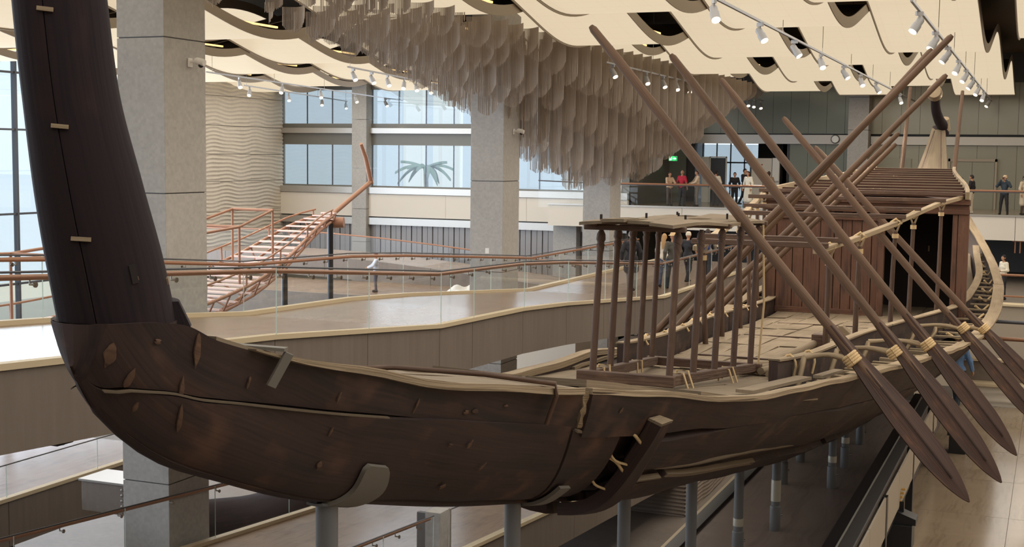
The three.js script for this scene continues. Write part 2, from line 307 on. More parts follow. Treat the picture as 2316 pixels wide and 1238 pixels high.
// ---- far left wall: two tall glazed bays with frosted panes, pale apron and ribbed wall below ----
{
  const U = 61;
  room('wall_far', [span(-38.4, -19, -6.3, -0.9, U, U + 0.4), span(-38.4, -19, 1.9, 3.1, U + 0.02, U + 0.4), span(-38.4, -19, 8.45, 10.6, U, U + 0.4), span(-19.4, -19, -6.3, 10.6, U, 68.5)], M.spandrel);
  const apron = structure('trim_3', V(-29, 3, U), 'pale apron band below the far windows');
  for (const [a, b] of [[-38.4, -33.85], [-33.0, -28.6], [-28.6, -24.2], [-24.2, -19]]) part('apron_panel', span(a + 0.006, b - 0.006, 1.92, 3.08, U - 0.22, U + 0.05), M.paleWall, apron);
  const band = structure('trim_4', V(-29, 3, U), 'brushed metal bands across the far windows');
  for (const [a, b] of [[-38.4, -33.85], [-33.0, -19]]) for (const [y0, y1, d] of [[3.1, 3.42, 0.3], [6.2, 6.47, 0.16], [1.5, 1.86, 0.3]]) part('metal_band', span(a, b, y0, y1, U - d, U + 0.1), M.metal, band);
  const pier = structure('column', V(-33.42, -6, U), 'slender grey pier between the far windows');
  for (const [a, b] of [[-6, 0.6], [0.6, 2.3], [2.3, 4.4], [4.4, 6.9], [6.9, 10.3]]) part('column_block', span(-33.84, -33.0, a + 0.008, b - 0.008, U - 0.5, U + 0.3, { r: 0.01 }), M.concrete, pier);
  for (const [n, a, b, k] of [['window_2', -38.4, -33.84, 3], ['window_3', -33.0, -19, 9]]) {
    const w = structure(n, V((a + b) / 2, 3, U));
    for (const [y0, y1] of [[3.5, 5.6], [6.7, 8.45]]) for (let i = 0; i < k; i++) part('glass_pane', span(lerp(a, b, i / k) + 0.02, lerp(a, b, (i + 1) / k) - 0.02, y0, y1, U + 0.1, U + 0.115), M.frosted, w);
    for (const [y0, y1] of [[3.42, 3.5], [5.6, 6.2], [6.47, 6.7], [1.85, 1.95]]) part('spandrel', span(a, b, y0, y1, U + 0.06, U + 0.2), M.spandrel, w);
    for (let i = 0; i <= k; i++) part('mullion', span(lerp(a, b, i / k) - 0.02, lerp(a, b, i / k) + 0.02, 3.42, 8.45, U + 0.12, U + 0.2), M.mullion, w);
  }
  const rib = structure('wall_ribbed', V(-29, 0, U), 'grey ribbed metal wall below the far windows');
  for (let i = 0; i < 64; i++) part('wall_slat', span(-38.4 + i * 0.3 + 0.02, -38.4 + i * 0.3 + 0.28, -0.9, 1.5, U - 0.02 - (i % 2) * 0.04, U + 0.3), M.ribs || (M.ribs = std({ color: S('#8f8a88'), roughness: 0.45, metalness: 0.3 })), rib);
}
// ---- the big concrete columns ----
function column(name, x0, x1, u0, u1, y0, y1, label, joints = [-1.2, 1.62, 4.38, 7.3]) {
  const c = structure('column', V((x0 + x1) / 2, y0, (u0 + u1) / 2), label), js = [y0, ...joints.filter((j) => j > y0 && j < y1), y1];
  for (let i = 0; i < js.length - 1; i++) part('column_block', span(x0, x1, js[i] + 0.009, js[i + 1] - 0.009, u0, u1, { r: 0.012, grain: 0 }), M.concrete, c);
  part('column_core', span(x0 + 0.03, x1 - 0.03, y0, y1, u0 + 0.03, u1 - 0.03), M.darkWall, c);
  return c;
}
column('c', -16.58, -15.5, 20.6, 21.9, -6, 10.3, 'large grey concrete column behind the tall stem post');
column('c', -16.58, -15.5, 37, 38.3, -6, 10.3, 'grey concrete column with its top behind the bead curtain');
column('c', -16.58, -15.5, 47.4, 48.7, -6, 10.3, 'grey concrete column under the lowest strands of the bead curtain');
column('c', -9.7, -8.72, 67, 68, 2.85, 10.3, 'far beige column on the upper gallery by the oars', [4.6, 6.6, 8.2]);
// ---- upper gallery ----
const GY = 2.85;
{
  const g = structure('floor_gallery', V(-4, GY, 60));
  part('floor_slab', span(-19, 11.6, GY - 0.9, GY, 59.7, 68.3), M.tile, g);
  const xs = [-22.6, -19.4, -16, -12.4, -8.8, -5.2, -1.6, 2, 5.6, 9.2, 11.6];
  for (let i = 0; i < xs.length - 1; i++) part('fascia_panel', span(xs[i] + 0.01, xs[i + 1] - 0.01, GY - 1.02, GY - 0.02, 59.55, 59.7), M.paleWall, g);
  part('floor_slab', span(-22.6, -19, GY - 0.9, GY, 59.7, 61), M.tile, g);
  part('edge_rail', span(-22.6, 11.6, GY - 0.02, GY + 0.05, 59.5, 59.72), M.metal, g);
}
{ // wall behind the gallery: tall grey-green glass panels with a metal band
  const w = structure('wall_gallery', V(-4, GY, 68));
  const skip = (x) => x > -17.9 && x < -13.0;
  for (let x = -19; x < 11.5; x += 0.9) {
    for (const [y0, y1] of [[6.42, 8.9], [5.9 - 0.0, 6.12]]) if (y1 - y0 > 1) part('glass_panel', span(x + 0.006, x + 0.894, y0, y1, 67.96 + R(0, 0.012), 68.1), x > -9.6 ? M.beigeGlass : M.greenGlass, w);
    if (!skip(x + 0.45)) part('glass_panel', span(x + 0.006, x + 0.894, GY, 5.88, 67.96 + R(0, 0.012), 68.1), x > -9.6 ? M.beigeGlass : M.greenGlass, w);
  }
  part('metal_band', span(-19, -9.75, 5.9, 6.36, 67.7, 68.05), M.metal, w); part('metal_band', span(-8.68, 11.6, 5.9, 6.3, 67.7, 68.05), M.metal, w);
  part('top_panel', span(-19, 11.6, 8.9, 10.3, 67.9, 68.2), M.darkWall, w);
}
// ---- under the gallery ----
room('wall_lower', [span(-19, -4, -6, 1.95, 66.4, 66.6), span(-4, 11.6, 0, 1.9, 66, 66.2)], M.darkWall);
for (const [x, w, lab] of [[-22.0, 0.6, 'pale blue lit pillar below the gallery, left of the dark opening'], [-19.9, 0.5, 'second pale pillar below the gallery beside the dark opening']]) { const c = structure('column', V(x, -2, 60.6), lab); part('column_block', span(x - w, x + w, -6, 1.85, 60.3, 60.9, { r: 0.02 }), M.concrete, c); }
// ================= ceiling: wavy luminous fabric panels =================
{
  const LAM = 13.2, W = 2.68, dips = [13.1, 4.8, 0.7, 8.6, 4.2, 0.2, 9.4, 5.1, 0.9, 10.0, 5.6, 1.5, 11.2, 6.3, 2.2], right = [9.1, 4.6, 0.4, 8.8];
  const fabric = std({ color: S('#8d8474'), roughness: 0.95, emissive: new THREE.Color().setRGB(1, 0.83, 0.58), emissiveIntensity: GLOW, emissiveMap: texture(64, 64, (x, y) => 255 - (x < 0.06 ? 5 : 0) - (y < 0.04 ? 4 : 0), 0.5, 0.5) });
  const coveM = std({ color: S('#ffe2a8'), emissive: S('#ffcf86'), emissiveIntensity: 1.6, roughness: 0.5 });
  const nth = ['first', 'second', 'third', 'fourth', 'fifth', 'sixth', 'seventh', 'eighth', 'ninth', 'tenth', 'eleventh', 'twelfth', 'thirteenth', 'fourteenth', 'fifteenth'];
  const strip = (x0, dip, label, u0, u1, lift = 0, wide = 1) => {
    const WW = W * wide;
    const y = (u) => { const c = Math.cos((u - dip) / LAM * TAU); return 8.8 + lift - 0.5 * (c + 0.12 * c * Math.abs(c)); };
    const t = thing('ceiling_light_panel', label, 'ceiling light', V(x0 - W / 2, 8.6, (u0 + u1) / 2), 'wavy luminous ceiling panels');
    const n = Math.round((u1 - u0) / 0.34), a = x0 - 0.04, b = x0 - WW + 0.04;
    part('fabric', [sheet(n, 2, (i, j) => V(lerp(a, b, j), y(lerp(u0, u1, i)), lerp(u0, u1, i)), (i, j) => [lerp(u0, u1, i), j * W])], fabric, t);
    part('fabric_back', sheet(n, 1, (i, j) => V(lerp(b, a, j), y(lerp(u0, u1, i)) + 0.02, lerp(u0, u1, i))), M.bronze, t);
    for (const s of [a + 0.02, b - 0.02]) part('edge_band', slab(n, 1, (i, j) => V(s + 0.012, y(lerp(u0, u1, i)) - 0.05 + j * 0.26, lerp(u0, u1, i)), (i, j) => V(s - 0.012, y(lerp(u0, u1, i)) - 0.05 + j * 0.26, lerp(u0, u1, i))), M.lip, t);
    for (let q = Math.ceil((u0 - dip) / LAM); dip + q * LAM < u1; q++) { const uu = dip + q * LAM; part('cove_lamp', bar(V(x0 - 0.35, y(uu) + 0.34, uu - 0.9), V(x0 - 0.35, y(uu) + 0.34, uu + 0.9), 0.06, 0.05), coveM, t); }
    part('end_band', [span(a, b, y(u1) - 0.03, y(u1) + 0.5, u1 - 0.02, u1 + 0.02)], M.lip, t);
  };
  for (let k = 0; k < 4; k++) strip(-2 - k * W, dips[k], `wavy cream luminous ceiling panel, ${nth[3 - k]} one to the right of the bead curtain`, 12, 66 - (k % 2) * 1.5);
  for (let k = 0; k < 4; k++) strip(-1.1 + (k + 1) * W, right[k], `wavy cream luminous ceiling panel, ${nth[k + 4]} one to the right of the bead curtain`, 12, 65);
  for (let k = 0; k < 2; k++) strip(-12.74 - k * W * 1.28, [3.1, 9.7][k], `higher luminous ceiling panel over the bead curtain, ${['right', 'left'][k]} one of two`, 14, 60, 0.34, 1.28);
  for (let k = 0; k < 7; k++) strip(-19.6 - k * W, dips[4 + k], `wavy cream luminous ceiling panel, ${nth[k]} one to the left of the bead curtain`, 20, 60.2);
}
// ================= hanging bead-chain curtain =================
{
  const env = curve([20, 24, 28, 31, 34, 38.5, 41, 43.4, 46, 48.5, 51.5, 55, 58.5, 61, 63], [8.4, 8.2, 7.7, 7.3, 6.7, 5.3, 4.5, 3.95, 3.85, 3.95, 4.65, 5.7, 7.0, 7.8, 8.0]), mid = curve([20, 46, 62], [-15, -15, -13.4]), left = curve([20, 26, 34, 42, 62], [1.6, 2.4, 3.6, 4.4, 3.6]);
  const list = [], dx = 0.021, CW = 0.82;
  for (let r = 0, u = 22.4; u < 62.5; u += 1.05, r++) {
    const wide = -12.78 - mid(u) + left(u) + 0.4 * Math.sin(r * 0.9), last = u > 36 && u < 50;
    for (let x = -12.78; x > -12.78 - wide; x -= dx) {
      const a = -12.78 - x, p = a / CW, cell = Math.floor(p), f = p - cell;
      if (f < 0.04) continue;
      const h = Math.sin(cell * 12.9898 + r * 78.233) * 43758.5453, rr = h - Math.floor(h);
      const g = (f - 0.06) / 0.94;
      const sc = 0.16 * Math.pow(Math.abs(2 * g - 0.7), 3) + 0.55 * (1 - g) * 0.8;         // slanted scallop
      const cx = -12.78 - (cell + 0.5) * CW, dm = cx - mid(u), up = dm > 0 ? 0.8 * Math.pow(dm / (-12.3 - mid(u)), 1.2) : 0.9 * Math.pow(-dm / left(u), 2);
      let b = env(u) + sc + Math.min(1, up) * (8.15 - env(u)) + (rr - 0.5) * 0.5 + R(-0.02, 0.02);
      if (rnd() < (last ? 0.35 : 0.07)) b += R(0, last ? 0.8 : 0.25);
      const top = 8.55; if (b > top - 0.2) continue;
      const du = 0.4 * Math.sin(Math.min(1, g * 1.05) * Math.PI * 0.75), v = 0.88 + 0.14 * rr + R(-0.09, 0.09);
      list.push([x, b, top, u + du, v]);
    }
  }
  const g = new THREE.CylinderGeometry(0.5, 0.5, 1, 4, 1, true);
  const m = new THREE.InstancedMesh(g, std({ color: S('#a89a8c'), roughness: 0.6, metalness: 0.1 }), list.length), X = new THREE.Matrix4(), c = new THREE.Color();
  list.forEach(([x, b, t, u, v], i) => { X.makeScale(0.0165, t - b, 0.0165).setPosition(x, (t + b) / 2, -u); m.setMatrixAt(i, X); m.setColorAt(i, c.setRGB(v, v * 0.985, v * 0.97)); });
  m.name = 'bead_curtain'; m.castShadow = m.receiveShadow = true; scene.add(m);
  tag(m, 'hanging sculpture of brown bead chains in scalloped tiers under the ceiling', 'bead curtain', null, 'stuff');
  console.log('strands', list.length);
}
// ================= track lighting =================
{
  const bodyMat = std({ color: S('#8c8b8c'), roughness: 0.45, metalness: 0.3 }), lens = std({ color: S('#fff4dd'), emissive: S('#fff0d0'), emissiveIntensity: 3, roughness: 0.3 });
  const makeSpot = () => {
    const t = new THREE.Group(); t.name = 'track_spotlight'; t.userData = { label: '', category: 'spotlight', group: 'spotlights on the ceiling tracks' };
    const add = (n, g, m, p = t) => { const o = new THREE.Mesh(g.map ? (g.length > 1 ? mergeGeometries(g.map(clean)) : clean(g[0])) : clean(g), m); o.name = n; o.castShadow = o.receiveShadow = true; p.add(o); return o; };
    add('adapter', box(0, -0.04, 0, 0.05, 0.08, 0.16), bodyMat);
    add('stem', pole(new THREE.Vector3(0, -0.05, 0), new THREE.Vector3(0, -0.16, 0), 0.02), bodyMat);
    const a = new THREE.Vector3(0, -0.12, -0.06), b = new THREE.Vector3(0, -0.38, 0.14);
    const h = add('lamp_head', tube([a, a.clone().lerp(b, 0.12), a.clone().lerp(b, 0.5), a.clone().lerp(b, 0.52), b], [0.05, 0.075, 0.075, 0.088, 0.088], { sides: 14 }), bodyMat);
    const d = b.clone().sub(a).normalize();
    add('lens', pole(b.clone().addScaledVector(d, -0.01), b.clone().addScaledVector(d, 0.012), 0.08, { sides: 14 }), lens);
    return { t, tip: b.clone().addScaledVector(d, 0.05), d };
  };
  const proto = makeSpot(); let first = true;
  const rails = [
    ['R1', [-5.79, 24.2], [-6.61, 67.2], [-0.02, 0.08, 0.18, 0.28, 0.39, 0.49, 0.6, 0.82], 'long track left of the raised oars'],
    ['R2', [-2.55, 24.7], [-3.09, 66.5], [0.04, 0.14, 0.24, 0.35, 0.45, 0.55, 0.66, 0.78, 0.93], 'track at the right of the ceiling'],
    ['R3', [-12.77, 38.4], [-13, 48.4], [0.07, 0.27, 0.46, 0.68, 0.87, 1.06], 'short track in front of the bead curtain'],
    ['R4', [-13.56, 60.7], [-13.74, 66], [0.25, 0.54, 0.86], 'far short track at the end of the bead curtain'],
    ['R5', [-21.74, 38.6], [-23.44, 48.8], [0.05, 0.23, 0.4, 0.59, 0.74, 0.93], 'track left of the bead curtain'],
    ['R6', [-28.27, 40], [-32.59, 63.5], [0.12, 0.3, 0.49, 0.69, 0.89], 'upper track by the wave wall'],
    ['R7', [-32.29, 48.4], [-35.58, 61.5], [0.05, 0.45, 0.86, 1.2], 'lower track by the wave wall'],
  ];
  const ord = ['nearest', 'second nearest', 'third nearest', 'fourth nearest', 'fifth nearest', 'sixth nearest', 'seventh nearest', 'eighth nearest', 'ninth nearest'];
  for (const [id, a, b, ts, what] of rails) {
    const P = (t) => V(lerp(a[0], b[0], t), 8, lerp(a[1], b[1], t)), lo = Math.min(0, ...ts), hi = Math.min(1.25, Math.max(1, ...ts) + 0.02);
    const r = thing('lighting_track', `slim grey ${what}`, 'lighting track', P(0.5));
    part('track_bar', bar(P(lo), P(hi), 0.05, 0.05), bodyMat, r);
    const n = Math.max(2, Math.round(P(lo).distanceTo(P(hi)) / 6));
    for (let i = 0; i <= n; i++) { const q = P(lerp(lo + 0.02, hi - 0.02, i / n)); part('hanger_wire', pole(q, q.clone().setY(10.3), 0.008, { sides: 4 }), M.chrome, r); }
    ts.forEach((t, i) => {
      const o = first ? proto.t : proto.t.clone(); first = false; o.name = numbered('track_spotlight'); scene.add(o);
      o.position.copy(P(t)).setY(7.975);
      const yaw = id === 'R1' || id === 'R3' ? R(0.5, 1.3) : id === 'R2' ? R(-1.1, -0.3) : R(0.2, 1.2); o.rotation.y = yaw;
      o.userData = { ...o.userData, label: `grey spotlight, ${ord[i]} on the ${what}` };
      const tip = proto.tip.clone().applyAxisAngle(new THREE.Vector3(0, 1, 0), yaw).add(o.position), d = proto.d.clone().applyAxisAngle(new THREE.Vector3(0, 1, 0), yaw);
      const s = new THREE.SpotLight(new THREE.Color(1, 0.9, 0.75), 60, 0, 0.42, 0.7, 2); s.position.copy(tip); s.target.position.copy(tip).addScaledVector(d, 6); s.name = 'spot_beam'; s.castShadow = true; s.shadow.radius = 4;
      scene.add(s, s.target);
    });
  }
}
// ================= ramps with glass balustrades =================
const lin = (xs, ys) => (x) => { let i = 0; while (i < xs.length - 2 && x > xs[i + 1]) i++; return lerp(ys[i], ys[i + 1], (x - xs[i]) / (xs[i + 1] - xs[i])); };
const upY = lin([-8, 1.5, 5.2, 10.7, 16.46, 22.05, 26.2, 28.95, 37.2, 52], [4.3, 3.58, 3.3, 2.82, 2.46, 1.97, 1.86, 1.7, 1.08, 1.03]);
const lowY = (u) => -2.5 - (u - 21) * 0.08;
function rampFloor(what, Y, us, x0, x1, nearPanels, h = 0.93) {
  const r = structure('floor_ramp', V((x0 + x1) / 2, Y(us[0]), (us[0] + us[us.length - 1]) / 2), what);
  const quad = (a, b, xa, xb, ya, yb) => { // sloped block: top from ya below surface to yb below
    return slab(1, 1, (i, j) => V(lerp(xa, xb, j), Y(lerp(a, b, i)) + ya, lerp(a, b, i)), (i, j) => V(lerp(xa, xb, j), Y(lerp(a, b, i)) + yb, lerp(a, b, i)), (i, j) => [lerp(a, b, i), lerp(xa, xb, j)]);
  };
  for (let i = 0; i < us.length - 1; i++) {
    const a = us[i], b = us[i + 1];
    part('floor_section', quad(a, b, x0 - 0.05, x1 + 0.05, 0, -0.25), M.rampFloor, r);
    part('soffit_panel', quad(a + 0.01, b - 0.01, x0 - 0.05, x1 + 0.05, -0.27, -h + 0.02), M.fascia, r);
    for (const [x, s] of [[x0, 1], [x1, -1]]) part('fascia_panel', quad(a + 0.008, b - 0.008, x - 0.05, x + 0.02, 0.04, -h), M.fascia, r);
    for (const [x, s] of [[x0, -1], [x1, 1]]) { part('curb', quad(a, b, x - 0.1, x + 0.06, 0.075, -0.0), M.curb, r); }
  }
  return r;
}
function balustrade(label, Y, x, us, inward, o = {}) {   // glass panes standing on the curb, a copper handrail on brackets inside them
  const H = o.h || 1.06, a0 = us[0], a1 = us[us.length - 1], t = thing('glass_balustrade', label, 'balustrade', V(x, Y((a0 + a1) / 2), (a0 + a1) / 2));
  for (let i = 0; i < us.length - 1; i++) {
    const a = us[i] + 0.008, b = us[i + 1] - 0.008;
    const f = (d) => (p, q) => V(x + d, Y(lerp(a, b, p)) + 0.03 + q * (H - 0.03), lerp(a, b, p));
    const g = part('glass_pane', slab(1, 1, f(0.006), f(-0.006)), M.glass, t);
    part('pane_edge', slab(1, 1, (p, q) => V(x + 0.007 - q * 0.014, Y(b) + 0.03 + p * (H - 0.03), b + 0.004), (p, q) => V(x + 0.007 - q * 0.014, Y(b) + 0.03 + p * (H - 0.03), b - 0.004)), M.glassEdge, g);
  }
  const pts = (dx, dy) => us.map((u) => V(x + dx, Y(u) + dy, u));
  part('top_channel', tube(pts(0, H + 0.005), 0.014, { sides: 6 }), o.cap || M.mullion, t);
  if (o.rail !== false) {
    part('handrail', tube(pts(inward * 0.085, H - 0.06), 0.034, { sides: 10 }), o.mat || M.rail, t);
    for (let u = a0 + 0.4; u < a1; u += o.gap || 0.85) part('rail_bracket', [tube([V(x + inward * 0.005, Y(u) + H - 0.14, u), V(x + inward * 0.09, Y(u) + H - 0.14, u)], 0.012, { sides: 6 }), tube([V(x - inward * 0.004, Y(u) + H - 0.14, u), V(x + inward * 0.012, Y(u) + H - 0.14, u)], 0.034, { sides: 10 }), tube([V(x + inward * 0.085, Y(u) + H - 0.14, u), V(x + inward * 0.085, Y(u) + H - 0.09, u)], 0.01, { sides: 6 })], M.chrome, t);
  }
  return t;
}
const steps = (a, b, d) => { const r = []; const n = Math.round((b - a) / d); for (let i = 0; i <= n; i++) r.push(lerp(a, b, i / n)); return r; };
{
  const nearU = [5.2, 7.95, 10.7, 13.7, 16.46, 19.28, 22.05, 23.55, 26.2, 28.95, 31.7, 34.4, 37.2, 40, 42.8, 45.6, 48.4];
  rampFloor('upper visitor ramp of pale wood floor along the boat', upY, [-8, -2, 1.5, ...nearU, 52], -10.5, -14.7);
  balustrade('nearer glass balustrade of the upper ramp, beside the boat', upY, -10.45, nearU, -1);
  balustrade('farther glass balustrade of the upper ramp, in front of the concrete columns', upY, -14.75, [5.2, 7.95, 10.7, 13.7, 16.46, 19.28, 22.05, 26.2, 28.95, 31.7, 34.4, 37.2, 40, 42.8, 45.6, 48.4], 1);
  rampFloor('lower visitor ramp of pale wood floor under the upper one', lowY, steps(6, 46, 4), -10.6, -15.2, 1);
  balustrade('glass balustrade of the lower ramp ending at a concrete post, nearer the boat', lowY, -10.55, steps(10, 22, 2.1), -1, { h: 1.0 });
  balustrade('plain glass pane beyond the concrete post on the lower ramp', lowY, -10.55, steps(22.65, 46, 2.9), -1, { h: 1.0, rail: false });
  balustrade('far glass balustrade of the lower ramp with a long sloping handrail', lowY, -15.25, steps(8, 30, 2.75), -1, { h: 1.12, gap: 1.5 });
  const p = thing('end_post', 'square concrete end post of the lower ramp balustrade with a metal edge', 'post', V(-10.7, lowY(22.3), 22.3));
  part('post_body', span(-10.78, -10.46, lowY(22.3) - 0.9, lowY(22.3) + 1.06, 22.1, 22.5, { r: 0.01 }), M.concrete, p); part('edge_strip', span(-10.455, -10.435, lowY(22.3) - 0.9, lowY(22.3) + 1.05, 22.5, 22.54), M.metal, p); part('steel_plate', span(-11.0, -10.78, lowY(22.3) - 0.3, lowY(22.3) + 1.0, 22.2, 22.3), M.steel, p);
  const midY = () => -1.78;
  rampFloor('middle ramp of pale floor by the window, left of the concrete column', midY, steps(12, 25.5, 2.7), -19, -25.5);
  balustrade('low frameless glass along the middle ramp, left of the concrete column', midY, -19.02, steps(12, 25.5, 2.7), -1, { rail: false, h: 0.72 });
  // steel bracket between the column and the middle ramp
  const b = thing('steel_bracket', 'riveted steel box bracket fixed to the large column beside the middle ramp', 'bracket', V(-17.6, -1.6, 20.9));
  part('bracket_box', span(-17.7, -16.56, -1.97, -1.36, 20.72, 21.5, { r: 0.02 }), M.fascia, b); part('top_plate', span(-17.74, -16.56, -1.36, -1.32, 20.68, 21.55), M.metal, b);
  for (let k = 0; k < 5; k++) part('rivet', [new THREE.SphereGeometry(0.032, 8, 6).translate(-16.7, -1.45 - k * 0.11, -20.71)], M.metal, b);
  // farther ramp in front of the ribbed wall
  const farY = curve([-38, -33, -29, -19], [0.55, 0.62, 0.5, -0.3]);
  const r = structure('floor_ramp', V(-28, 0, 53), 'far ramp in front of the ribbed wall');
  const xs = steps(-38, -17, 2.6);
  const fq = (a, b, u0, u1, ya, yb) => slab(1, 1, (i, j) => V(lerp(a, b, i), farY(lerp(a, b, i)) + ya, lerp(u0, u1, j)), (i, j) => V(lerp(a, b, i), farY(lerp(a, b, i)) + yb, lerp(u0, u1, j)), (i, j) => [i * 2, j * 3]);
  for (let i = 0; i < xs.length - 1; i++) { part('floor_section', fq(xs[i], xs[i + 1], 51.5, 55, 0, -0.3), M.rampFloor, r); part('fascia_panel', fq(xs[i] + 0.01, xs[i + 1] - 0.01, 51.4, 51.5, 0.03, -0.9), M.fascia, r); }
  const t = thing('glass_balustrade', 'distant glass balustrade of the ramp in front of the ribbed wall', 'balustrade', V(-28, 0.5, 51.5));
  for (let i = 0; i < xs.length - 1; i++) part('glass_pane', slab(1, 1, (p, q) => V(lerp(xs[i] + 0.01, xs[i + 1] - 0.01, p), farY(lerp(xs[i], xs[i + 1], p)) + q * 1.06, 51.46), (p, q) => V(lerp(xs[i] + 0.01, xs[i + 1] - 0.01, p), farY(lerp(xs[i], xs[i + 1], p)) + q * 1.06, 51.472)), M.glass, t);
  part('handrail', tube(xs.map((x) => V(x, farY(x) + 1.06, 51.5)), 0.035, { sides: 8 }), M.rail, t);
}
// gallery balustrade
{
  const t = thing('glass_balustrade', 'glass balustrade with a long wooden handrail along the upper gallery', 'balustrade', V(-4, GY, 59.6));
  for (let x = -19.5; x < 11; x += 1.75) part('glass_pane', span(x + 0.01, x + 1.74, GY + 0.05, GY + 1.02, 59.6, 59.612), M.glass, t);
  part('handrail', pole(V(-19.5, GY + 1.05, 59.66), V(11.4, GY + 1.05, 59.66), 0.05), M.rail, t);
  part('top_channel', pole(V(-19.5, GY + 1.0, 59.6), V(11.4, GY + 1.0, 59.6), 0.018), M.mullion, t);
  for (let x = -19; x < 11; x += 1.4) part('rail_bracket', pole(V(x, GY + 0.96, 59.6), V(x, GY + 1.0, 59.68), 0.016), M.chrome, t);
  const c = thing('glass_balustrade', 'curved clear glass corner balustrade of the gallery, behind the bead curtain', 'balustrade', V(-21, GY, 59.8));
  for (const [a, b] of [[-23.1, -21.4], [-21.38, -19.55]]) part('glass_pane', span(a, b, GY - 0.15, GY + 1.1, 59.53, 59.55), M.glass, c);
  part('top_channel', pole(V(-23.1, GY + 1.12, 59.54), V(-19.55, GY + 1.02, 59.54), 0.03), M.mullion, c);
}
// ================= right side: rail with panels under the oars, public area beyond =================
{
  const t = thing('guard_rail', 'dark broad guard rail with beige panels on black legs beside the boat', 'guard rail', V(-1.95, 0, 17));
  part('top_rail', bar(V(-1.88, 1.1, 9), V(-1.92, 1.1, 24), 0.17, 0.06, { r: 0.02 }), M.railDark || (M.railDark = std({ color: S('#2b2828'), roughness: 0.55 })), t);
  part('back_rail', bar(V(-2.07, 1.07, 9), V(-2.1, 1.07, 24), 0.13, 0.05), M.black, t);
  part('highlight_strip', bar(V(-1.975, 1.128, 9), V(-2.0, 1.128, 24), 0.018, 0.01), M.metal, t);  // thin pale strip drawn as the highlight along the dark rail, not a lamp
  for (let u = 9; u < 23.9; u += 1.5) part('panel', bar(V(-1.79, 0.8, u + 0.01), V(-1.79, 0.8, u + 1.49), 0.025, 0.5), M.plaster, t);
  part('bottom_rail', bar(V(-1.82, 0.5, 9), V(-1.84, 0.5, 24), 0.06, 0.12), M.black, t);
  for (let u = 10; u < 24; u += 3.3) part('leg', span(-1.87, -1.77, 0, 1.05, u - 0.07, u + 0.07), M.black, t);
  const place = [['black display box with small gilded objects on top, lower and nearer one', -1.75, 18.15, 1], ['black display box at the far end of the guard rail', -1.45, 24.6, 0.9]];
  for (const [lab, x, u, k] of place) {
    const c = thing('display_case', lab, 'display case', V(x, 0, u));
    part('plinth', span(x - 0.16 * k, x + 0.16 * k, 0, 0.34 * k, u - 0.2, u + 0.2, { r: 0.008 }), M.black, c); part('sloped_top', plate([[-0.2, 0], [0.2, 0], [0.2, 0.08], [-0.2, 0.22]].map(([a, b]) => [a * k, b * k]), 0.3 * k, new THREE.Matrix4().makeTranslation(x, 0.34 * k, -u)), M.black, c);
    const gold = M.gold || (M.gold = std({ color: S('#d9b36a'), roughness: 0.3, metalness: 0.8 }));
    for (let q = 0; q < 4; q++) part('gilded_bar', box(x - 0.05 + 0.02 * q, 0.62 * k + q * 0.05, u + 0.02 * q, 0.09 - q * 0.012, 0.026, 0.05, { r: 0.006 }), gold, c);
    part('stand', span(x - 0.03, x + 0.03, 0.4 * k, 0.62 * k, u - 0.03, u + 0.03), M.black, c);
  }
  // low curved wave-relief wall at the end of the public floor, bench top and rails behind it
  const w = structure('wall_low', V(3, 0, 29.6), 'low pale wall with wave relief beyond the oar blades');
  for (let i = 0; i < 4; i++) { const a = -1.9 + i * 3.3, b = a + 3.29; part('relief_panel', sheet(20, 24, (p, q) => V(lerp(a, b, p), q * 0.42, 29.58 - waveFn(lerp(a, b, p) * 0.7, q * 0.42) * 0.8), (p, q) => [lerp(a, b, p), q]), M.wave, w); part('wall_block', span(a, b, 0, 0.42, 29.62, 30), M.wave, w); part('coping', span(a, b, 0.42, 0.47, 29.5, 30.1), M.curb, w); part('upstand', span(a, b, 0.47, 0.9, 29.95, 30.1), M.fascia, w); part('coping', span(a, b, 0.9, 0.95, 29.85, 30.15), M.curb, w); }
  part('back_rail', [pole(V(-2.2, 1.62, 31.2), V(11, 1.62, 31.2), 0.04)], M.mullion, w); part('back_rail', [pole(V(-2.2, 1.24, 31.2), V(11, 1.24, 31.2), 0.045)], M.rail, w);
  for (let x = -2; x < 11; x += 2) part('rail_post', pole(V(x, 0.5, 31.2), V(x, 1.64, 31.2), 0.03), M.mullion, w);
  room('wall_pit', span(-4.6, 11.6, -6, -0.02, 50.6, 51), M.plaster, 'pale face of the far terrace edge');
  room('trim_5', span(-4.6, 11.6, -0.02, 0.05, 50.5, 51.2), M.curb);
  room('floor', span(-2.6, 11.6, -0.5, -0.2, 30, 33), M.lowFloor);
  const b = thing('glass_balustrade', 'glass balustrade with a pale handrail on the terrace below the gallery', 'balustrade', V(4, 0, 51.2));
  for (let x = -4.4; x < 11; x += 1.9) part('glass_pane', span(x + 0.01, x + 1.89, 0.06, 1.05, 51.1, 51.112), M.glass, b);
  part('handrail', pole(V(-4.4, 1.05, 51.2), V(11.4, 1.05, 51.2), 0.045), M.rail, b); part('foot_rail', pole(V(-4.4, 0.28, 51.2), V(11.4, 0.28, 51.2), 0.035), M.rail, b);
  for (let x = -4.4; x < 11; x += 1.9) part('rail_post', pole(V(x, 0, 51.2), V(x, 1.04, 51.2), 0.02), M.chrome, b);
  const c = thing('copper_grille', 'copper slatted valance hanging under the gallery edge at the far right', 'grille', V(2, 1.7, 59));
  for (let k = 0; k < 26; k++) part('grille_slat', span(-1.6 + k * 0.2, -1.55 + k * 0.2, 1.3, 1.82, 59.75, 59.85), M.rail, c);
  part('grille_rail', span(-1.7, 3.6, 1.78, 1.83, 59.72, 59.88), M.rail, c);
}
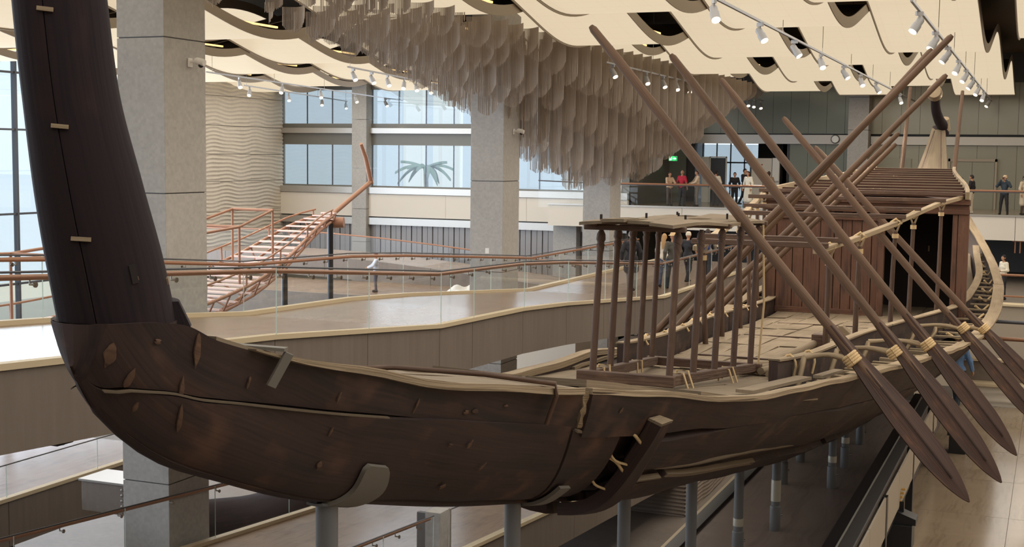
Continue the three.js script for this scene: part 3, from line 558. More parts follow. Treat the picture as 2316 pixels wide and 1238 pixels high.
// ---- lower level seen under the bow: relief walls, stairs rail, dark exhibit ----
{
  const w = structure('wall_lower_relief', V(-7, -5.5, 25), 'pale wave-relief block on the lower floor under the boat');
  const y0 = -6, y1 = -2.6;
  const xa = -17, xb = -10.3, ua = 39.5, ub = 57;
  for (let k = 0; k < 3; k++) { const a = lerp(y0, y1, k / 3) + 0.01, b = lerp(y0, y1, (k + 1) / 3) - 0.01; part('relief_panel', sheet(16, 64, (p, q) => V(lerp(xa, xb, p), lerp(a, b, q), ua - waveFn(lerp(xa, xb, p) * 0.8, lerp(a, b, q) * 1.5) * 0.8), (p, q) => [p * 3, q]), M.fascia, w); part('relief_panel', sheet(40, 64, (p, q) => V(xb + waveFn(lerp(ua, ub, p), lerp(a, b, q) * 1.5) * 0.8, lerp(a, b, q), lerp(ua, ub, p)), (p, q) => [p * 9, q]), M.fascia, w); }
  part('wall_core', span(xa, xb - 0.06, y0, y1, ua + 0.06, ub), M.fascia, w);
  const e = thing('hull_exhibit', 'dark rounded hull-shaped exhibit on the lower level behind the bow deck', 'exhibit', V(-19.2, -1.9, 44));
  part('hull_shell', lathe([[0, 0], [1.5, 0.0], [1.68, 0.25], [1.7, 0.6], [1.45, 0.95], [0.8, 1.3], [0.45, 1.65], [0.1, 1.95], [0, 2.0]].map(([r, h]) => [r * 0.62, h * 0.62]), -17.1, -0.9, 44, 28), M.stem, e);
  part('exhibit_base', span(-19, -15.3, -6, -0.9, 43.2, 45), M.paleWall, e);
  const f = thing('hull_exhibit', 'dark pointed hull-shaped exhibit on the lowest floor beside the large column', 'exhibit', V(-20.6, -6, 32));
  part('hull_shell', tube(spline([V(-22.6, -5.2, 30.8), V(-20.8, -5.3, 31.6), V(-19.4, -4.7, 32.2), V(-18.4, -3.7, 32.7)], 16), (q) => 0.75 * Math.pow(Math.sin(Math.PI * clamp(0.12 + q * 0.86)), 0.7) + 0.02, { sides: 16 }), M.stem, f);
  part('exhibit_stand', span(-21.2, -20.4, -6, -5.5, 31.2, 31.8), M.black, f);
  const r = thing('slat_screen', 'dark upright slat screen behind the left oars', 'screen', V(-13, -2, 50));
  for (let k = 0; k < 16; k++) part('screen_slat', span(-17.2 + k * 0.28, -17.08 + k * 0.28, -2.6 + 0, 0.1, 55, 55.1, { r: 0.02 }), k % 2 ? M.mullion : M.black, r);
  part('screen_rail', span(-17.3, -12.8, -2.7, -2.6, 54.95, 55.15), M.black, r); part('screen_base', span(-17.3, -12.8, -6, -2.7, 55, 55.1), M.mullion, r);
}
// ================= second boat: a skeleton of copper-coloured ribs and pale planks =================
{
  const X = -25, t = thing('copper_boat_frame', 'copper-coloured skeleton of a second boat with pale pink planks by the window', 'boat', V(X, 0, 36));
  const D = curve([20, 24, 28, 32, 35.6, 38.5, 41.6, 43.4], [0.9, 0.35, 0.3, 0.5, 0.95, 1.65, 2.65, 3.0]), W = curve([20, 24, 30, 36, 40, 43.4], [0.9, 1.35, 1.6, 1.35, 0.8, 0.22]), dep = curve([20, 28, 36, 43.4], [0.6, 1.1, 1.0, 0.35]);
  const rail = (x, y, r0) => { const p = []; for (let u = 20; u <= 43.4; u += 0.78) p.push(V(X + x * W(u), D(u) + y * dep(u), u)); return tube(p, r0 * 0.72, { sides: 7 }); };
  for (const s of [1, -1]) { part('gunwale', rail(s, 0, 0.075), M.copper, t); part('gunwale', rail(s * 0.8, -0.55, 0.06), M.copper, t); part('hand_rail', rail(s * 1.02, 0.55, 0.045), M.copper, t); }
  part('keel', rail(0, -1, 0.085), M.copper, t);
  for (let u = 20.4; u < 43; u += 0.47) {
    const w = W(u);
    part('plank', bar(V(X - w * 0.98, D(u) + 0.03, u), V(X + w * 0.98, D(u) + 0.03, u), 0.2, 0.05), M.copperPale, t);
    if (Math.round(u / 0.47) % 2) { part('plank', bar(V(X - w * 0.74, D(u) - 0.5 * dep(u), u), V(X + w * 0.74, D(u) - 0.5 * dep(u), u), 0.16, 0.05), M.copperPale, t); part('rib', tube([V(X - w, D(u), u), V(X - w * 0.8, D(u) - 0.55 * dep(u), u), V(X, D(u) - dep(u), u), V(X + w * 0.8, D(u) - 0.55 * dep(u), u), V(X + w, D(u), u)], 0.035, { sides: 6 }), M.copper, t); }
    if (Math.round(u / 0.47) % 5 === 0) for (const s of [1, -1]) part('stanchion', pole(V(X + s * w, D(u), u), V(X + s * w * 1.02, D(u) + 0.55 * dep(u), u), 0.035, { sides: 6 }), M.copper, t);
  }
  part('stern_pole', tube([V(X, 2.5, 42.4), V(X, 3.0, 43.5), V(X, 4.05, 46.2)], 0.09, { sides: 8 }), M.copper, t); part('stern_tip', tube([V(X, 4.0, 46.25), V(X, 5.0, 45.8), V(X, 5.54, 45.4)], [0.1, 0.09, 0.075], { sides: 8 }), M.copper, t);
  part('stern_block', tube([V(X - 0.5, 2.55, 43.0), V(X + 0.45, 2.6, 43.3)], 0.2, { sides: 10 }), M.copper, t);
  for (const u of [24.5, 27.9, 35.7, 37.9]) for (const s of [1, -1]) part('frame_post', pole(V(X + s * W(u) * 0.7, D(u), u), V(X + s * W(u) * 0.7, D(u) + 2.0 - (u - 30) * 0.03, u), 0.045, { sides: 6 }), M.copper, t);
  for (const [a, b] of [[24.5, 27.9], [35.7, 37.9], [27.9, 35.7]]) for (const s of [1, -1]) part('frame_rail', pole(V(X + s * W(a) * 0.7, D(a) + 2.0 - (a - 30) * 0.03, a), V(X + s * W(b) * 0.7, D(b) + 2.0 - (b - 30) * 0.03, b), 0.045, { sides: 6 }), M.copper, t);
  for (const u of [24.5, 27.9, 35.7, 37.9]) part('frame_rail', pole(V(X - W(u) * 0.72, D(u) + 2 - (u - 30) * 0.03, u), V(X + W(u) * 0.72, D(u) + 2 - (u - 30) * 0.03, u), 0.045, { sides: 6 }), M.copper, t);
  for (const [u, x] of [[42.9, 0.1], [39.9, 0], [33, 0], [26.5, 0]]) part('support_post', pole(V(X + x, -6, u), V(X + x, D(u) - dep(u) + 0.05, u), 0.11, { sides: 10 }), M.black, t);
}
// ================= outside =================
{
  room('ground', span(-120, -38.8, -3.2, -2.8, -40, 160), std({ color: S('#b9ac98'), roughness: 0.9 }));
  room('ground', span(-38.8, 40, -3.2, -2.8, 69, 160), std({ color: S('#b9ac98'), roughness: 0.9 }));
  const pale = std({ color: S('#e8e6e0'), roughness: 0.8 }), blue = std({ color: S('#c6cdd4'), roughness: 0.6 });
  const b = thing('outside_building', 'pale sunlit building with slanting walls outside the left window', 'building', V(-62, -2.8, 62));
  for (let i = 0; i < 7; i++) part(i % 2 ? 'glazed_wall' : 'wall', span(-66, -60 + (i % 3) * 0.8, -2.8, 22 - i, 40 + i * 7, 46.9 + i * 7), i % 2 ? blue : pale, b);
  part('slanting_wall', plate([[-9, 0], [7, 0], [-2, 22]], 1.2, new THREE.Matrix4().makeRotationY(Math.PI / 2).setPosition(-58.5, -2.8, -63)), blue, b);
  const c = thing('outside_building', 'bright pale building panels outside the far window', 'building', V(-40, -2.8, 80));
  part('wall', span(-64, -16, -2.8, 17, 92, 93), blue, c); part('wall', span(-40.8, -39.4, -2.8, 9.5, 80, 80.4), pale, c); part('wall', span(-38.6, -36.6, -2.8, 9.5, 80, 80.4), pale, c); part('wall', span(-30, -24, -2.8, 4.0, 82, 82.5), pale, c);
  const p = thing('palm_tree', 'slender palm tree outside the far window', 'palm', V(-36.2, -2.8, 74));
  part('trunk', tube(spline([V(-36.2, -2.8, 74), V(-36.1, 1, 74), V(-36.2, 4.4, 74)], 8), (q) => 0.2 - 0.06 * q, { sides: 8 }), M.plaster, p);
  const leafM = std({ color: S('#5d6f5c'), roughness: 0.8 });
  for (let k = 0; k < 15; k++) { const a = k / 15 * TAU + 0.2, l = R(1.5, 2.1), dr = R(0.2, 1.1), P = (q) => V(-36.2 + Math.cos(a) * l * q, 4.4 + 0.7 * q - dr * 1.6 * q * q, 74 + Math.sin(a) * l * q), sd = new THREE.Vector3(-Math.sin(a), 0, -Math.cos(a)); part('frond', slab(7, 2, (i, j) => P(i).addScaledVector(sd, (j - 0.5) * 0.42 * Math.sin(Math.PI * (0.08 + 0.9 * i))).add(new THREE.Vector3(0, -0.14 * Math.abs(j - 0.5) * 2, 0)), (i, j) => P(i).addScaledVector(sd, (j - 0.5) * 0.42 * Math.sin(Math.PI * (0.08 + 0.9 * i))).add(new THREE.Vector3(0, -0.02 - 0.14 * Math.abs(j - 0.5) * 2, 0))), leafM, p); }
}
// ================= the ancient boat =================
const S0 = -3.65;                       // lateral place of the boat's centre line
const hb = [4.5, 4.8, 5.2, 5.9, 6.45, 7.8, 9.26, 11, 12.9, 15, 17.3, 21, 24.5, 28, 32, 36, 38, 40, 42.2, 44, 45], hs = [4.2, 4.35, 4.6, ...hb.slice(1)];
const HB0 = curve(hb, [0.252, 0.302, 0.34, 0.43, 0.5, 0.72, 0.97, 1.3, 1.58, 1.88, 2.13, 2.42, 2.6, 2.66, 2.58, 2.3, 2.1, 1.75, 1.2, 0.72, 0.42]);
const HB = (u) => u > 4.5 ? HB0(u) : 0.252 * Math.sqrt(Math.max(0.0004, 1 - ((4.5 - u) / 0.275) ** 2));   // rounded nose
const HS = curve(hs, [4.49, 4.49, 4.46, 4.37, 4.25, 4.08, 3.94, 3.7, 3.46, 3.16, 3.0, 2.84, 2.66, 2.38, 2.2, 2.16, 2.24, 2.42, 2.55, 2.9, 3.5, 4.2, 4.7]);
const HK = curve(hs, [4.36, 4.13, 3.93, 3.82, 3.66, 3.4, 3.25, 2.9, 2.58, 2.2, 1.9, 1.55, 1.2, 0.78, 0.55, 0.45, 0.6, 1.0, 1.35, 1.95, 2.9, 3.8, 4.4]);
const HP = curve([4, 6, 9, 14, 22, 45], [1.6, 1.9, 2.0, 1.9, 1.75, 1.75]);
const hull = (s, u, v, off = 0) => {
  const w = s < 0 ? sst(9, 12, u) * sst(30, 21, u) : 0;      // the left side has settled a little lower and narrower
  const at = (q) => { const b = HB(u) * (1 - 0.14 * w), k = HK(u), p = HP(u), S = HS(u) - 0.15 * w; return [b * Math.pow(q, 0.72), k + (S - k) * Math.pow(q, 0.72 * p)]; };
  const [t, y] = at(v), [ta, ya] = at(Math.max(0.001, v - 0.02)), [tb, yb] = at(Math.min(1.02, v + 0.02)), l = Math.hypot(tb - ta, yb - ya) || 1;
  const up = 1 - sst(0.75, 1, v), nx = (yb - ya) / l, ny = -(tb - ta) / l * up, m = Math.hypot(nx, ny);
  return V(S0 + s * Math.max(0.002, t + off * nx / m), y + off * ny / m, u);
};
const boat = thing('ancient_boat', 'long ancient dark cedar ceremonial boat with tall upright stem on steel pillars', 'boat', V(S0, 0.4, 24));
const wobble = (a, b) => 0.006 * Math.sin(a * 2.3 + b * 7) + 0.004 * Math.sin(a * 5.1 + b * 3);
// one strake: u from ua(v) to ub(v), v from va(u) to vb(u), standing `off` proud, `th` thick
function strake(s, ua, ub, va, vb, off, th, n, m, name = 'hull_plank', label, mat = M.hull) {
  const A = typeof ua === 'function' ? ua : () => ua, B = typeof ub === 'function' ? ub : () => ub, C = typeof va === 'function' ? va : () => va, D = typeof vb === 'function' ? vb : () => vb;
  const uv = (i, j) => { const k = A(0.5) < 4.3 ? Math.pow(i, 2.2) : i; let u = lerp(A(j), B(j), k); const v = lerp(C(u), D(u), j); u = lerp(A(v), B(v), k); return [u, v]; };
  const o = (typeof off === 'function') ? off : () => off;
  const f = (d) => (i, j) => { const [u, v] = uv(s > 0 ? i : 1 - i, j); return hull(s, u, v, o(u, v) + wobble(u, v) + d); };
  const sh = rnd() * 5;
  return part(name, slab(n, m, f(0), f(-th), (i, j) => { const [u, v] = uv(s > 0 ? i : 1 - i, j); return [u + sh, v * (HS(u) - HK(u)) * 1.15 + sh]; }), mat, boat, label);
}
const seam1 = curve([4.2, 4.27, 4.43, 4.71, 5.05, 5.78, 6.75, 7.79, 8.35, 9.16, 9.69, 10.33, 10.97, 13.84, 18, 24, 44], [0.05, 0.12, 0.41, 0.56, 0.65, 0.73, 0.788, 0.776, 0.762, 0.724, 0.735, 0.775, 0.81, 0.78, 0.74, 0.68, 0.62]);
const seam2 = curve([9.2, 10.27, 11.46, 14.4, 20, 26, 34, 44], [0.46, 0.5, 0.52, 0.465, 0.4, 0.36, 0.34, 0.28]), seam3 = curve([9.2, 9.84, 10.5, 11.36, 14, 20, 44], [0.36, 0.39, 0.44, 0.417, 0.33, 0.26, 0.2]);
for (const s of [1, -1]) {
  // bow: upper and lower plank
  strake(s, 4.226, (v) => 8.22 + (1 - v) * 0.8 + 0.02 * Math.sin(v * 50), seam1, 1, 0.0, 0.09, 70, 8, 'hull_plank', 'upper bow plank');
  strake(s, 4.226, (v) => 8.35 + (0.761 - v) * 0.85, 0.02, (u) => seam1(u) + 0.01, (u, v) => 0.022 * sst(4.25, 4.7, u) * sst(8.6, 6, u) + 0.004, 0.09, 60, 10, 'hull_plank', 'lower bow plank');
  strake(s, (v) => 8.37 + (0.761 - v) * 0.85, (v) => 9.16 + (0.724 - v) * 0.85, 0.02, (u) => seam1(u) - 0.006, 0.012, 0.09, 20, 10);
  strake(s, (v) => 9.1 + (0.724 - v) * 0.85, (v) => 9.7 + (0.84 - v) * 0.9, 0.05, (u) => seam1(u), -0.09, 0.04, 12, 8, 'hull_plank', 'recessed dark plank in the gap');
  // amidships, upper strakes
  strake(s, (v) => 8.3 + (1 - v) * 0.75, 14.2, (u) => seam1(u), 1, 0.03, 0.11, 50, 8);
  strake(s, 14.23, 22.5, seam1, 1, 0.025, 0.11, 46, 7);
  strake(s, 22.54, 33, seam1, 1, 0.03, 0.11, 44, 7); strake(s, 33.04, 44.6, seam1, 1, 0.025, 0.11, 50, 7);
  // middle strakes
  strake(s, (v) => 9.42 + (0.84 - v) * 0.9, 15.2, seam2, (u) => seam1(u) - 0.006, (u, v) => 0.045 + 0.02 * Math.sin(u * 0.9), 0.11, 36, 6); strake(s, 15.24, 25, seam2, (u) => seam1(u) - 0.008, 0.035, 0.11, 44, 6);
  strake(s, 25.04, 35, seam2, (u) => seam1(u) - 0.008, 0.04, 0.11, 40, 6); strake(s, 35.04, 44.4, seam2, (u) => seam1(u) - 0.008, 0.03, 0.11, 40, 6);
  // bottom strakes, standing out under a shadowed ledge
  strake(s, (v) => 9.8 + (0.4 - v) * 1.2, 10.48, 0.02, (u) => seam3(u), 0.07, 0.1, 14, 6); strake(s, 10.53, 17.5, 0.02, (u) => seam3(u) + 0.02, 0.06, 0.1, 28, 6); strake(s, 17.55, 27.5, 0.02, (u) => seam3(u) + 0.04, 0.055, 0.1, 34, 6);
  strake(s, 27.55, 36, 0.02, (u) => seam3(u) + 0.04, 0.05, 0.1, 30, 6); strake(s, 36.05, 44.2, 0.02, (u) => seam3(u) + 0.04, 0.04, 0.1, 30, 6);
  strake(s, (v) => 9.6 + (0.5 - v), 19, (u) => seam3(u) - 0.02, (u) => seam2(u) + 0.01, -0.01, 0.08, 24, 3, 'hull_plank', 'narrow recessed filler plank'); strake(s, 19, 44, (u) => seam3(u) - 0.02, (u) => seam2(u) + 0.01, 0.0, 0.08, 40, 2);
}
for (const s of [1, -1]) part('ledge_highlight', slab(40, 1, (i, j) => { const u = lerp(4.32, 6.2, i); return hull(s, u, seam1(u) + 0.008, lerp(0.014, 0.029, s > 0 ? j : 1 - j)).add(new THREE.Vector3(0, 0.004, 0)); }, (i, j) => { const u = lerp(4.32, 6.2, i); return hull(s, u, seam1(u) + 0.004, lerp(0.014, 0.03, s > 0 ? j : 1 - j)); }), M.cap, boat, 'thin pale strip painting the light caught along the bow seam');  // pale strip paints the light that the lower plank rim catches
part('stem_board', slab(12, 24, (i, j) => { const t = 1 - 2 * i, u = 4.5 - 0.275 * Math.sqrt(1 - (0.5 * t) ** 2) + 1e-4; return hull(t < 0 ? -1 : 1, u, lerp(0.02, 1, j), 0.008); }, (i, j) => { const t = 1 - 2 * i, u = 4.5 - 0.275 * Math.sqrt(1 - (0.5 * t) ** 2) + 0.03; return hull(t < 0 ? -1 : 1, u, lerp(0.02, 1, j), -0.02); }, (i, j) => [j * 0.6, i * 0.3]), M.hull, boat);
for (const [a, b, sm, o] of [[8.4, 8.95, seam1, 0.03], [9.86, 10.44, seam3, 0.085], [10.56, 13.6, seam3, 0.07], [10.2, 15, seam2, 0.05]]) part('ledge_highlight', slab(20, 1, (i, j) => { const u = lerp(a, b, i), v = sm(u) + (sm === seam3 && a > 10 ? 0.022 : 0.006); return hull(1, u, v, lerp(o - 0.05, o, j)).add(new THREE.Vector3(0, 0.004 + 0.002 * Math.sin(u * 9), 0)); }, (i, j) => { const u = lerp(a, b, i); return hull(1, u, sm(u) - 0.004, lerp(o - 0.05, o, j)); }), M.deck, boat);  // more pale strips painted as lit top edges of the lower planks
part('broken_end', slab(3, 8, (i, j) => { const v = lerp(0.775, 1, j); return hull(1, 8.235 + (1 - v) * 0.78 + i * 0.07 + 0.012 * Math.sin(v * 90), v, 0.012 + 0.006 * Math.sin(v * 70 + i * 3)); }, (i, j) => { const v = lerp(0.775, 1, j); return hull(1, 8.235 + (1 - v) * 0.78 + i * 0.07, v, -0.06); }, (i, j) => [i * 0.1, j * 0.4]), M.cap, boat, 'pale broken end between two upper planks');
// keel planks
for (const [a, b] of [[4.25, 9.8], [9.82, 18], [18.02, 27], [27.02, 36], [36.02, 44.4]])
  part('keel_plank', slab(40, 8, (i, j) => { const u = lerp(a, b, i), v = (1 - 2 * j) * 0.05; return hull(v < 0 ? -1 : 1, u, Math.abs(v) + 1e-4, 0.03 * sst(4.2, 5, u) + 0.005); }, (i, j) => { const u = lerp(a, b, i), v = (1 - 2 * j) * 0.05; return hull(v < 0 ? -1 : 1, u, Math.abs(v) + 1e-4, -0.05); }, (i, j) => [lerp(a, b, i), j * 0.3]), M.hull, boat);
// oblique board that covers the joint amidships, with the cord ends that show in the gap
for (const s of [1, -1]) {
  const ub = (v) => 9.34 + (0.845 - v) * 0.55, wd = (v) => lerp(0.3, 0.15, sst(0.1, 0.85, v));
  const P = (d) => (i, j) => { const v = lerp(0.01, 0.85 + 0.02 * (s > 0 ? i : 1 - i), j); return hull(s, ub(v) + (s > 0 ? i : 1 - i) * wd(v), v, d + 0.012 * Math.sin(j * 7)); };
  part('joint_board', slab(4, 16, P(0.15), P(0.045), (i, j) => [j * 1.6, i * 0.4]), M.hull, boat, 'oblique board standing proud over the joint');
  part('board_top', slab(4, 1, (i, j) => { const v = 0.862 + 0.02 * (s > 0 ? i : 1 - i); return hull(s, ub(0.85) + (s > 0 ? i : 1 - i) * wd(0.85), v, 0.045 + j * 0.11); }, (i, j) => { const v = 0.85 + 0.02 * (s > 0 ? i : 1 - i); return hull(s, ub(0.85) + (s > 0 ? i : 1 - i) * wd(0.85), v, 0.045 + j * 0.11); }), M.cap, boat, 'worn pale top of the oblique board');
  for (const [v, k] of [[0.33, 0], [0.5, 1], [0.56, 2], [0.72, 3]]) part('lashing_cord', tube(spline([hull(s, ub(v) - 0.2, v + 0.03, -0.06), hull(s, ub(v) - 0.1, v + (k % 2 ? 0.03 : -0.02), 0.02), hull(s, ub(v) + 0.03, v - 0.01, 0.08)], 6), 0.011 + 0.003 * (k % 2), { sides: 5 }), M.rope, boat);
}
// pale worn sheer line
for (const s of [1, -1]) for (const [a, b, w] of [[5.02, 8.2, 0.07], [8.3, 14.2, 0.08], [14.23, 22.5, 0.15], [22.54, 33, 0.22], [33.04, 44.6, 0.2]]) {
  const g = (dy) => (i, j) => { const u = lerp(a, b, i), p = hull(s, u, 1, 0.034), q = w * sst(3, 8, u) + 0.02, k = s > 0 ? j : 1 - j; return V(p.x - s * k * q, p.y + dy * sst(4.7, 6, u) + 0.005 * Math.sin(u * 5.3 + s), u); };
  part('gunwale', slab(Math.round((b - a) * 5), 2, g(0.022), g(-0.02), (i, j) => [lerp(a, b, i), j * 0.3]), M.cap, boat, s > 0 && a < 6 ? 'dusty pale top edge' : undefined);
}
// ---- stem post: dark sheath over the bow ----
{
  const sy = [4.46, 4.71, 5.04, 5.43, 5.77, 6.4, 7.1], cu = curve(sy, [4.52, 4.45, 4.35, 4.25, 4.2, 4.13, 4.1]), rr = curve(sy, [0.242, 0.236, 0.215, 0.186, 0.18, 0.17, 0.165]);
  const ring = (y, a, k = 1) => { const r = rr(y) * k, fr = 1.0; return V(S0 + Math.sin(a) * r * 0.94, y + 0.02 * Math.cos(a), cu(y) + Math.cos(a) * r * 1.06 * fr); };
  const body = part('stem_sheath', [sheet(60, 36, (i, j) => ring(lerp(4.46, 7.1, i), Math.PI - 0.42 - j * (TAU - 0.84)), (i, j) => [i * 2.6, j * 1.4])], M.stem, boat, 'dark smooth upright sheath of the stem');
  part('front_strip', slab(50, 6, (i, j) => ring(lerp(4.44, 7.1, i), Math.PI + 0.4 - j * 0.8, 1.035), (i, j) => ring(lerp(4.44, 7.1, i), Math.PI + 0.4 - j * 0.8, 0.9), (i, j) => [i * 2.6, j * 0.2]), M.stem, boat, 'narrow board down the front of the stem');
  part('stem_core', tube([4.4, 4.7, 5.04, 5.43, 5.77, 6.4, 7.08].map((y) => V(S0, y, cu(y))), (t) => 0.17 - 0.06 * t, { sides: 18 }), M.dark, boat);
  for (const [y, a] of [[4.86, -0.46], [5.3, -0.46], [5.74, -0.46]]) part('tenon_block', bar(ring(y, Math.PI - 0.3, 1.06), ring(y - 0.008, Math.PI - 0.62, 1.03), 0.02, 0.016), M.cap, body);
  // shoulder piece behind the sheath and worn mortises
  part('stem_shoulder', slab(8, 10, (i, j) => { const a = (j - 0.5) * 2.1, y = lerp(4.44, 4.55, i); return V(S0 + Math.sin(a) * lerp(0.285, 0.24, i), y, cu(4.46) + Math.cos(a) * lerp(0.33, 0.272, i)); }, (i, j) => { const a = (j - 0.5) * 2.1, y = lerp(4.44, 4.55, i); return V(S0 + Math.sin(a) * 0.2, y, cu(4.46) + Math.cos(a) * 0.2); }), M.stem, boat);
  const mort = std({ color: S('#8a7764'), roughness: 0.9 });
  for (const [y, a, h, w, m] of [[4.62, 1.05, 0.028, 0.03, mort], [4.66, 1.95, 0.08, 0.028, M.dark], [4.67, 1.93, 0.016, 0.022, mort]]) { const p = ring(y, a, 1.0), q = ring(y + 0.1, a, 1.0), n = p.clone().sub(V(S0, y, cu(y))).setY(0).normalize(); part('mortise', bar(p.clone().addScaledVector(n, -0.004), p.clone().addScaledVector(q.sub(p).normalize(), h).addScaledVector(n, -0.004), w, 0.02, { up: n }), m, body); }
  part('stem_seat', slab(40, 2, (i, j) => { const a = i * TAU, p = ring(4.46, a, 1.03); return V(p.x, 4.435 + 0.03 * j + 0.012 * Math.cos(a), -p.z); }, (i, j) => { const a = i * TAU, p = ring(4.46, a, 0.9); return V(p.x, 4.435 + 0.03 * j, -p.z); }), M.hull, boat);
}
// worn tenon marks on the bow planks
{
  const scar = std({ ...woodTex([98, 73, 56], [66, 48, 40], [124, 95, 74], { sd: 41, w: 128, h: 128, mx: 0.5, my: 0.25 }), bumpScale: 0.0005, roughness: 0.85 });
  for (const [u, v, l, w, sl] of [[4.3, 0.62, 0.1, 0.028, 0.0], [4.48, 0.86, 0.02, 0.04, 0], [4.4, 0.5, 0.09, 0.024, 0.1], [4.67, 0.6, 0.1, 0.022, -0.2], [4.69, 0.4, 0.12, 0.02, -0.35], [4.46, 0.3, 0.05, 0.014, 0], [4.7, 0.88, 0.13, 0.026, -0.2], [5.07, 0.8, 0.05, 0.016, 0], [5.74, 0.83, 0.05, 0.012, 0], [6.43, 0.86, 0.07, 0.012, 0.2], [7.04, 0.86, 0.02, 0.05, 0], [6.95, 0.85, 0.02, 0.06, 0], [7.36, 0.9, 0.012, 0.05, 0], [8.84, 0.9, 0.03, 0.03, 0.3], [5.75, 0.62, 0.05, 0.012, 0.1], [5.78, 0.37, 0.05, 0.03, 0], [7.15, 0.29, 0.06, 0.035, 0.1], [6.9, 0.64, 0.02, 0.04, 0], [7.1, 0.66, 0.05, 0.03, 0.3], [7.4, 0.5, 0.06, 0.02, 0.4]]) {
    const du = w * 1.15, dv = l * 1.2 / Math.max(0.3, (HS(u) - HK(u)) * 1.25), o0 = u > 8.3 ? 0.034 : v < seam1(u) ? 0.03 : 0.004, sh = rnd() * 9;
    const f = (d) => (i, j) => { const q = j * 2 - 1, wid = du * Math.sqrt(Math.max(0.02, 1 - q * q)) * (0.85 + 0.3 * Math.sin(j * 5 + sh) + 0.16 * Math.sin(j * 11 + sh * 2)), uu = u + (i - 0.5) * wid + sl * l * 0.5 * q, vv = clamp(v + q * dv * 0.5, 0.02, 0.985); return hull(1, uu, vv, o0 + 0.005 + wobble(uu, vv) + d * (1 - 0.9 * q * q)); };
    part('wear_mark', slab(4, 8, f(0.003), f(-0.004), (i, j) => [i * w + sh, j * l]), scar, boat);
  }
}
// ---- fore deck: boards over the bow, joint strap and cross batten ----
const deckY = curve([4.6, 8.4, 12, 15.2, 17, 18.5, 20, 22, 25, 28, 32, 40], [4.43, 3.69, 3.02, 2.66, 2.55, 2.49, 2.42, 2.3, 2.12, 1.97, 1.97, 2.6]);
function deckBoard(name, a, b, x0, x1, dy = 0, th = 0.05, mat = M.deck, parent = boat) {   // x0, x1: functions of u giving the board's sides
  const n = Math.max(2, Math.round((b - a) * 2.5)), sh = rnd() * 6, jag = [R(-0.04, 0.04), R(-0.04, 0.04)];
  const f = (d) => (i, j) => { const u = lerp(a + jag[0] * (j - 0.5), b + jag[1] * (j - 0.5), i), X = lerp(x0(u), x1(u), j); return V(X, deckY(u) + dy - 0.03 * ((X - S0) / 2.2) ** 2 + d + 0.006 * Math.sin(u * 3 + sh * 9 + j * 2), u); };
  return part(name, slab(n, 3, f(0), f(-th), (i, j) => [lerp(a, b, i) + sh, j * 0.5 + sh]), mat, parent);
}
{
  const inner = (k) => (u) => S0 + k * (HB(u) - 0.03);
  for (const [k0, k1] of [[-1, -0.34], [-0.335, 0.36], [0.365, 1]]) {
    const f = (d) => (i, j) => { const u = lerp(4.83, 8.2 + 0.12 * k0, i), X = lerp(inner(k0)(u), inner(k1)(u), j), q = (X - S0) / HB(u); return V(X, HS(u) + 0.02 + 0.03 * (1 - q * q) * sst(5, 7, u) + 0.004 * Math.sin(u * 4 + k0 * 5) + d, u); };
    part('deck_board', slab(16, 4, f(0), f(-0.06), (i, j) => [lerp(4.8, 8.2, i), j * 0.5 + k0]), M.deck, boat);
  }
  // ragged boards between the bow piece and the canopy
  for (const [a, b, k0, k1, d] of [[8.5, 10.4, -0.55, -0.1, 0.0], [8.34, 11.2, -0.1, 0.4, -0.02], [8.4, 10.2, 0.4, 0.96, -0.01], [10.3, 12.4, -0.8, -0.3, -0.015], [11.1, 13.6, -0.3, 0.3, 0.0], [10.25, 13.2, 0.35, 0.96, 0.005], [12.3, 15.3, -0.82, -0.32, 0.0], [13.65, 15.3, -0.32, 0.32, 0], [13.2, 15.3, 0.32, 0.6, 0]]) deckBoard('deck_board', a, b, inner(k0), inner(k1), d, 0.05);
  // thin strap over the bow deck and L-shaped hook over the right edge
  const g = (s, u, d = 0.03) => hull(s, u, 1, 0.05).add(new THREE.Vector3(0, d, 0));
  part('deck_strap', [tube([g(-1, 7.6), V(S0 - 0.3, HS(7.65) + 0.07, 7.65), V(S0 + 0.3, HS(7.72) + 0.07, 7.72), g(1, 7.78, 0.045), hull(1, 7.8, 0.97, 0.06), hull(1, 7.86, 0.82, 0.05)], 0.017, { sides: 6 })], M.post, boat, 'thin strap laid across the bow deck');
  part('gunwale_clip', [bar(hull(1, 5.22, 1.0, 0.06).add(new THREE.Vector3(0, 0.02, 0)), hull(1, 5.17, 0.82, 0.045), 0.05, 0.014, { up: new THREE.Vector3(0.8, 0, 0.3) }), bar(hull(1, 5.2, 1, 0.06).add(new THREE.Vector3(0, 0.035, 0)), V(S0 - 0.1, HS(5.15) + 0.04, 5.1), 0.05, 0.015)], M.plate, boat, 'grey metal clip over the bow edge');
  // left bulwark plank that rises behind the bow deck
  const bp = (d0, d1) => (i, j) => { const u = lerp(10.1, 17, i), p = hull(-1, u, 1, 0.02); return V(p.x + j * 0.13, p.y + d0 * sst(9.8, 10.8, u) + d1 + 0.012 * Math.sin(u * 1.7) - 0.05 * sst(15, 17, u), u); };
  part('bulwark_plank', slab(30, 2, bp(0.13, 0.0), bp(0.13, -0.07), (i, j) => [i * 6, j * 0.3]), M.cap, boat);
  part('bulwark_face', slab(30, 2, (i, j) => { const u = lerp(10.3, 17, i), p = hull(-1, u, 1, 0.02); return V(p.x + 0.11, p.y - 0.2 + j * 0.27, u); }, (i, j) => { const u = lerp(10.3, 17, i), p = hull(-1, u, 1, 0.02); return V(p.x + 0.05, p.y - 0.2 + j * 0.27, u); }, (i, j) => [i * 6, j * 0.3]), M.hull, boat);
}
